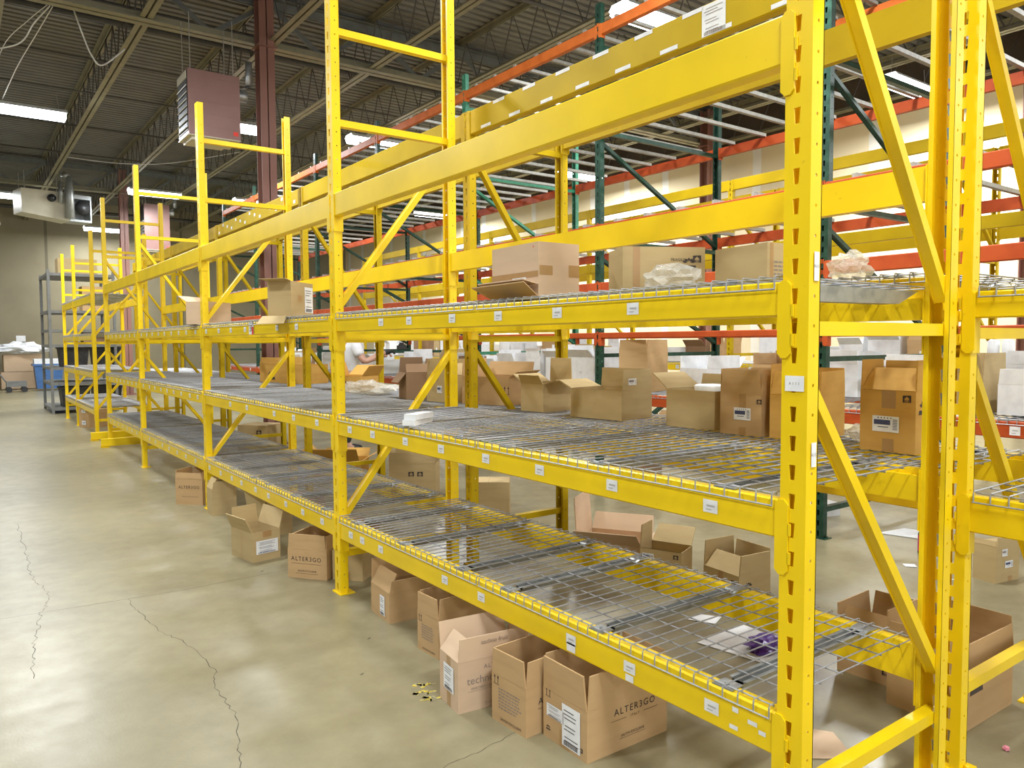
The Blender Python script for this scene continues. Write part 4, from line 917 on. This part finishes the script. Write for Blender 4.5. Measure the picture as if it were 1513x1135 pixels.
# ------------------------------------------------------------------ stock on the low beams of the third row and the fourth row
BR = random.Random(21)
def bin_open(label, x, y, z, w, l, h, mat, rz, group):
    r = thing('open_bin', label, 'bin', (x, y, z), math.radians(rz), group); t = .006; f = .02
    mb = MB()
    for (a, b) in (((0, 0), (w, 0)), ((w, 0), (w, l)), ((w, l), (0, l)), ((0, l), (0, 0))):
        cx, cy = w/2, l/2
        ex = lambda p, s: (cx+(p[0]-cx)*s, cy+(p[1]-cy)*s)
        p0, p1 = ex(a, .9), ex(b, .9); q0, q1 = ex(a, .9*(1-2*t/w)), ex(b, .9*(1-2*t/w)); P0, P1 = ex(a, 1), ex(b, 1); Q0, Q1 = ex(a, 1-2*t/w), ex(b, 1-2*t/w)
        mb.hexa([(*p0, 0), (*p1, 0), (*q1, 0), (*q0, 0), (*P0, h), (*P1, h), (*Q1, h), (*Q0, h)])
    mb.box(w*.06, l*.06, 0, w*.94, l*.94, t); mb.obj('bin_body', mat, r)
    return r
spots3 = []
def stock(x0, x1, y0, y1, z, where, rows=2):
    """cartons, white cartons and bins set out in rows facing the aisle"""
    k = 0
    for row in range(rows):
        k = 0; y = y0; x = x0+(x1-x0)*row/max(rows, 1)+.02
        while y < y1-.3:
            kind = BR.choice(['white', 'white', 'white', 'tan', 'bin', 'tan', 'gap'] if row < 2 else ['white', 'tan'])
            w = BR.uniform(.22, .36); h = BR.uniform(.16, .30); l = BR.uniform(.28, .40)
            if kind == 'gap': y += .15; continue
            adj = BR.choice(['with one flap up', 'with open flaps', 'with a leaning flap', 'with straight flaps'])
            side = (f'{["front", "second"][row]} line, ' if rows > 1 else '') + ['rightmost', 'second from right', 'third from right', 'fourth from right', 'fifth from right', 'sixth from right', 'seventh from right', 'eighth from right', 'ninth from right', 'tenth from right', 'leftmost'][k] + ', ' + where
            if kind == 'bin':
                bin_open(f'white plastic bin, {side}', x+BR.uniform(0, .05), y, z, l, w, h*.7, 'white_plastic', BR.uniform(-3, 3), f'white bins on the {where}')
            else:
                m_ = 'white' if kind == 'white' else BR.choice(['card_tan', 'card', 'card_dark'])
                nm = 'white' if kind == 'white' else 'brown'
                f = [(s_, BR.choice([0, 3, 6] if s_ in 'RB' else [0, 5, 20, 45, -20]), BR.uniform(.08, .13)) for s_ in 'RLBS' if BR.random() < .75]
                carton(f'{nm} open carton, {side}', (x+BR.uniform(0, .06), y), BR.uniform(-5, 5), l, w, h, z, m_, f, group=f'{nm} cartons on the {where}', decals=([('price', 'L', w/2, h*.5, .06, .05)] if BR.random() < .5 else ()))
            y += w+.07; k += 1
Z3L = .934
for b in range(6):
    stock(G+.12, G+1.5, GY[b]+.25, GY[b+1]-(.75 if b == 1 else .05), Z3L, 'low red shelf ' + GB[b], 2 if b < 4 else 1)
for b in range(6):
    stock(X4+.05, X4+.95, Y4[b]+.2, Y4[b+1]-(.7 if b == 0 else .05), 1.0985, f'yellow-beam shelf, {P4[b]} bay before the cream wall', 1)
    stock(X4+.05, X4+.95, Y4[b]+.2, Y4[b+1]-.05, .0, f'floor of the {P4[b]} bay before the cream wall', 1)
for k, (y, lb) in enumerate(((2.35, 'left'), (2.05, 'right'))):
    o = thing('pink_bottle', f'{lb} pink bottle among white cartons on the low red shelf', 'bottle', (3.22, y, Z3L)); mb = MB(); mb.lathe([(.035, 0), (.038, .01), (.036, .14), (.014, .165), (.014, .2)], n=14); mb.obj('bottle_body', 'pink', o, True)
    mb = MB(); mb.lathe([(.017, .2), (.017, .225)], n=12); mb.obj('cap', 'white_plastic', o, True)
for k, (y, lb) in enumerate(((.62, 'left'), (.36, 'middle'), (.23, 'right'))):
    o = thing('pale_blue_bottle', f'{lb} pale blue tall bottle on the far yellow shelf at right', 'bottle', (6.47, y+1.80, 1.0985)); mb = MB(); mb.lathe([(.05, 0), (.055, .01), (.055, .26), (.03, .28)], n=14); mb.obj('bottle_body', 'white_plastic', o, True)
carton('big brown carton on the low red shelf, raised flap, right of tan open carton', (3.22, 3.62), 10, .33, .30, .37, z=Z3L, mat='card', flaps=(('R', 0, .09), ('L', 2, .09), ('S', 0, .09)))
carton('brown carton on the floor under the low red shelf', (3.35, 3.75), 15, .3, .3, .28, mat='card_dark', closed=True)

# ------------------------------------------------------------------ far left clutter
o = thing('blue_tote', 'blue plastic tote by the far left wall', 'bin', (.35, 25.9, 0)); mb = MB()
mb.hexa([(0, 0, .05), (.62, 0, .05), (.62, .45, .05), (0, .45, .05), (-.06, -.05, .74), (.70, -.05, .74), (.70, .5, .74), (-.06, .5, .74)]); mb.box(-.1, -.09, .74, .74, .54, .80); mb.obj('tote_body', 'blue_plastic', o)
mb = MB(); mb.box(-.06, -.05, .80, .66, .48, .95); mb.obj('lid_cover', 'white', o)
for k, (x, z, lb) in enumerate(((-.5, .02, 'lower'), (-.42, .55, 'upper'))):
    o = carton(f'{lb} film-wrapped brown stack by the far left wall', (x, 27.0), 0, 1.0, .8, .52, z, 'card_pale', closed=True, name='wrapped_stack', cat='stack')
crumple('film_cover', 'white crumpled film draped over the wrapped stacks at far left', (.05, 27.2, 1.10), (1.4, 1.0, .40), 9, 'white', 'plastic wrap')
o = thing('hand_truck', 'grey wheeled dolly parked at the far left', 'dolly', (-.45, 25.3, 0)); mb = MB(); mb.box(0, 0, .16, .5, .4, .32); mb.tube([(0, .2, .3), (-.35, .2, .85), (-.5, .2, .8)], .02, 8); mb.obj('dolly_frame', 'shelf_grey', o)
for x in (.06, .44): mb = MB(); mb.tube([(x, -.03, .08), (x, .43, .08)], .08, 14); mb.obj('wheel', 'black', o)
o = thing('green_drum', 'green rounded canister at the far left edge', 'canister', (-.85, 26.1, 0)); mb = MB(); mb.lathe([(.2, 0), (.24, .05), (.24, .45), (.15, .56), (.06, .6)], n=20); mb.obj('drum_body', 'green2', o, True)
mb = MB(); mb.lathe([(.05, .6), (.05, .66)], n=12); mb.obj('cap', 'black', o)
for k, (x, y, z, lb) in enumerate(((.06, 16.65, .935, 'black tote on the grey shelving, upper'), (.06, 16.65, .124, 'black tote at the foot of the grey shelving'), (.66, 16.75, .124, 'black tote beside another at the foot of the grey shelving'), (.66, 16.75, .935, 'black tote at the right on the grey shelving'))):
    o = thing('black_tote', lb, 'bin', (x, y, z)); mb = MB(); mb.hexa([(.03, 0, 0), (.48, 0, 0), (.48, .5, 0), (.03, .5, 0), (0, -.03, .36), (.52, -.03, .36), (.52, .53, .36), (0, .53, .36)]); mb.box(-.02, -.05, .36, .54, .55, .40); mb.obj('tote_body', 'black', o)
carton('tan carton on top of the grey shelving', (.1, 16.8), 0, .7, .5, .32, z=2.802, mat='card_tan', closed=True)
carton('brown carton on the middle grey shelf', (.5, 16.7), 0, .5, .5, .5, z=2.064, mat='card', closed=True)
carton('dark carton on the lower middle grey shelf', (.5, 16.7), 0, .5, .5, .24, z=1.384, mat='card_dark', closed=True)
plate_sign('wall_sign', 'small white notice on the far left wall', .14, 28.49, 1.58, .26, .19, '', .05, nrm='-y')
# ------------------------------------------------------------------ worker
def person(loc, rz):
    root = thing('person', 'person in a white t-shirt and dark trousers bending over work behind the second post', 'person', loc, rz)
    def skinned(name, chains, mat, sub=2, rootv=0):
        me = bpy.data.meshes.new(name); vs, es, rs = [], [], []
        for ch in chains:
            prev = None
            for it in ch:
                if isinstance(it, int): prev = it; continue
                vs.append(it[:3]); rs.append(it[3:]); k = len(vs)-1
                if prev is not None: es.append((prev, k))
                prev = k
        me.from_pydata(vs, es, []); o = bpy.data.objects.new(name, me); C.objects.link(o)
        sk = o.modifiers.new('skin', 'SKIN'); ly = me.skin_vertices[0].data
        for i, r in enumerate(rs): ly[i].radius = (r[0], r[1] if len(r) > 1 else r[0])
        ly[rootv].use_root = True
        ss = o.modifiers.new('sub', 'SUBSURF'); ss.levels = sub; ss.render_levels = sub
        dg = bpy.context.evaluated_depsgraph_get(); m2 = bpy.data.meshes.new_from_object(o.evaluated_get(dg)); bpy.data.objects.remove(o)
        m2.materials.clear(); m2.materials.append(M[mat]); m2.polygons.foreach_set('use_smooth', [True]*len(m2.polygons)); m2.name = name
        return link(name, m2, root)
    # faces +x; pelvis z .92; leaning forward; 0 pelvis 1 waist 2 chest 3 neck base
    body = [[(0, 0, .92, .13, .15), (.02, 0, 1.08, .12, .14), (.10, 0, 1.28, .13, .16), (.17, 0, 1.42, .07, .07), (.21, 0, 1.50, .052, .052), (.25, 0, 1.585, .085, .085), (.255, 0, 1.66, .092, .092), (.24, 0, 1.715, .06, .06)],
            [0, (.0, .10, .86, .092), (.02, .11, .50, .062), (-.02, .11, .10, .042), (.08, .115, .045, .038), (.15, .12, .035, .03)],
            [0, (.0, -.10, .86, .092), (.04, -.11, .50, .062), (.0, -.11, .10, .042), (.10, -.115, .045, .038), (.17, -.12, .035, .03)],
            [2, (.12, .19, 1.36, .062), (.22, .23, 1.13, .045), (.42, .16, 1.20, .034), (.47, .14, 1.22, .028)],
            [2, (.12, -.19, 1.36, .062), (.24, -.24, 1.14, .045), (.44, -.18, 1.24, .034), (.50, -.16, 1.26, .028)]]
    skinned('body', body, 'skin')
    shirt = [[(0, 0, .90, .145, .17), (.02, 0, 1.08, .135, .165), (.10, 0, 1.28, .15, .175), (.165, 0, 1.40, .095, .11), (.185, 0, 1.445, .065, .065)],
             [2, (.12, .19, 1.36, .078), (.19, .235, 1.20, .068)], [2, (.12, -.19, 1.36, .078), (.20, -.24, 1.21, .068)]]
    skinned('t_shirt', shirt, 'shirt')
    tr = [[(0, 0, .90, .137, .16), (.0, .10, .82, .105), (.02, .11, .50, .078), (-.02, .11, .11, .062)], [0, (.0, -.10, .82, .105), (.04, -.11, .50, .078), (.0, -.11, .11, .062)]]
    skinned('trousers', tr, 'trouser')
    skinned('hair', [[(.20, 0, 1.62, .07), (.215, 0, 1.68, .093), (.25, 0, 1.725, .07)]], 'hair')
    for sy, pts in ((.11, (-.06, .20)), (-.11, (-.04, .22))):
        skinned('shoe', [[(pts[0], sy, .045, .045), (pts[0]+.13, sy, .05, .046), (pts[1], sy, .035, .032)]], 'black')
    for sy, b in ((.14, (.47, .14, 1.22)), (-.16, (.50, -.16, 1.26))):
        s_ = 1 if sy > 0 else -1; bx, by, bz = b
        ch = [[(bx-.02, by, bz-.005, .024, .03), (bx+.035, by-s_*.01, bz+.005, .018, .036), (bx+.065, by-s_*.012, bz+.008, .014, .034)]]
        skinned('work_glove' if sy < 0 else 'hand', ch, 'black' if sy < 0 else 'skin', 2)
        mt_ = 'black' if sy < 0 else 'skin'
        for i, (dy, L_) in enumerate(((-.028, .062), (-.010, .072), (.009, .068), (.026, .052))):
            p = (bx+.06, by-s_*.012+dy, bz+.008)
            skinned('finger', [[(p[0]-.015, p[1], p[2], .009), (p[0]+L_*.45, p[1]+dy*.1, p[2]+.004, .0085), (p[0]+L_*.8, p[1], p[2]-.016, .0075), (p[0]+L_*.75, p[1], p[2]-.034, .0065)]], mt_, 1)
        skinned('thumb', [[(bx+.0, by-s_*.03, bz+.0, .011), (bx+.03, by-s_*.055, bz-.008, .010), (bx+.058, by-s_*.058, bz-.018, .008)]], mt_, 1)
    # face
    for s_ in (-1, 1):
        mb = MB(); mb.lathe([(.001, -.011), (.008, -.008), (.011, 0), (.008, .008), (.001, .011)], (.335, s_*.032, 1.640), 10); mb.obj('eye', 'white', root, True)
        skinned('ear', [[(.25, s_*.090, 1.655, .012, .006), (.252, s_*.097, 1.635, .016, .006), (.258, s_*.092, 1.61, .010, .005)]], 'skin', 1)
    skinned('nose', [[(.338, 0, 1.645, .008), (.352, 0, 1.62, .011), (.345, 0, 1.606, .013)]], 'skin', 1)
    mb = MB(); mb.bar((.335, -.022, 1.575), (.335, .022, 1.575), .012, .007); mb.obj('mouth', 'ink_red', root)
    return root
person((2.32, 7.95, 0), math.radians(-25))
o = thing('handheld_scanner', 'black handheld device held by the white-shirted worker', 'device', (2.87, 7.57, 1.285), math.radians(-25)); mb = MB(); mb.box(-.02, -.09, .01, .10, .01, .06); mb.box(.0, -.08, .06, .09, .0, .075); mb.lathe([(.03, 0), (.03, .02)], (.04, -.04, .075), 10); mb.obj('device_body', 'black', o)

# ------------------------------------------------------------------ world
w = bpy.data.worlds.new('world'); bpy.context.scene.world = w; w.use_nodes = True
w.node_tree.nodes['Background'].inputs[0].default_value = (.95, .97, 1, 1); w.node_tree.nodes['Background'].inputs[1].default_value = 1.5
bpy.context.scene.view_settings.view_transform = 'Standard'
bpy.context.scene.view_settings.exposure = 0.28
bpy.context.scene.cycles.max_bounces = 8
bpy.context.scene.cycles.diffuse_bounces = 4
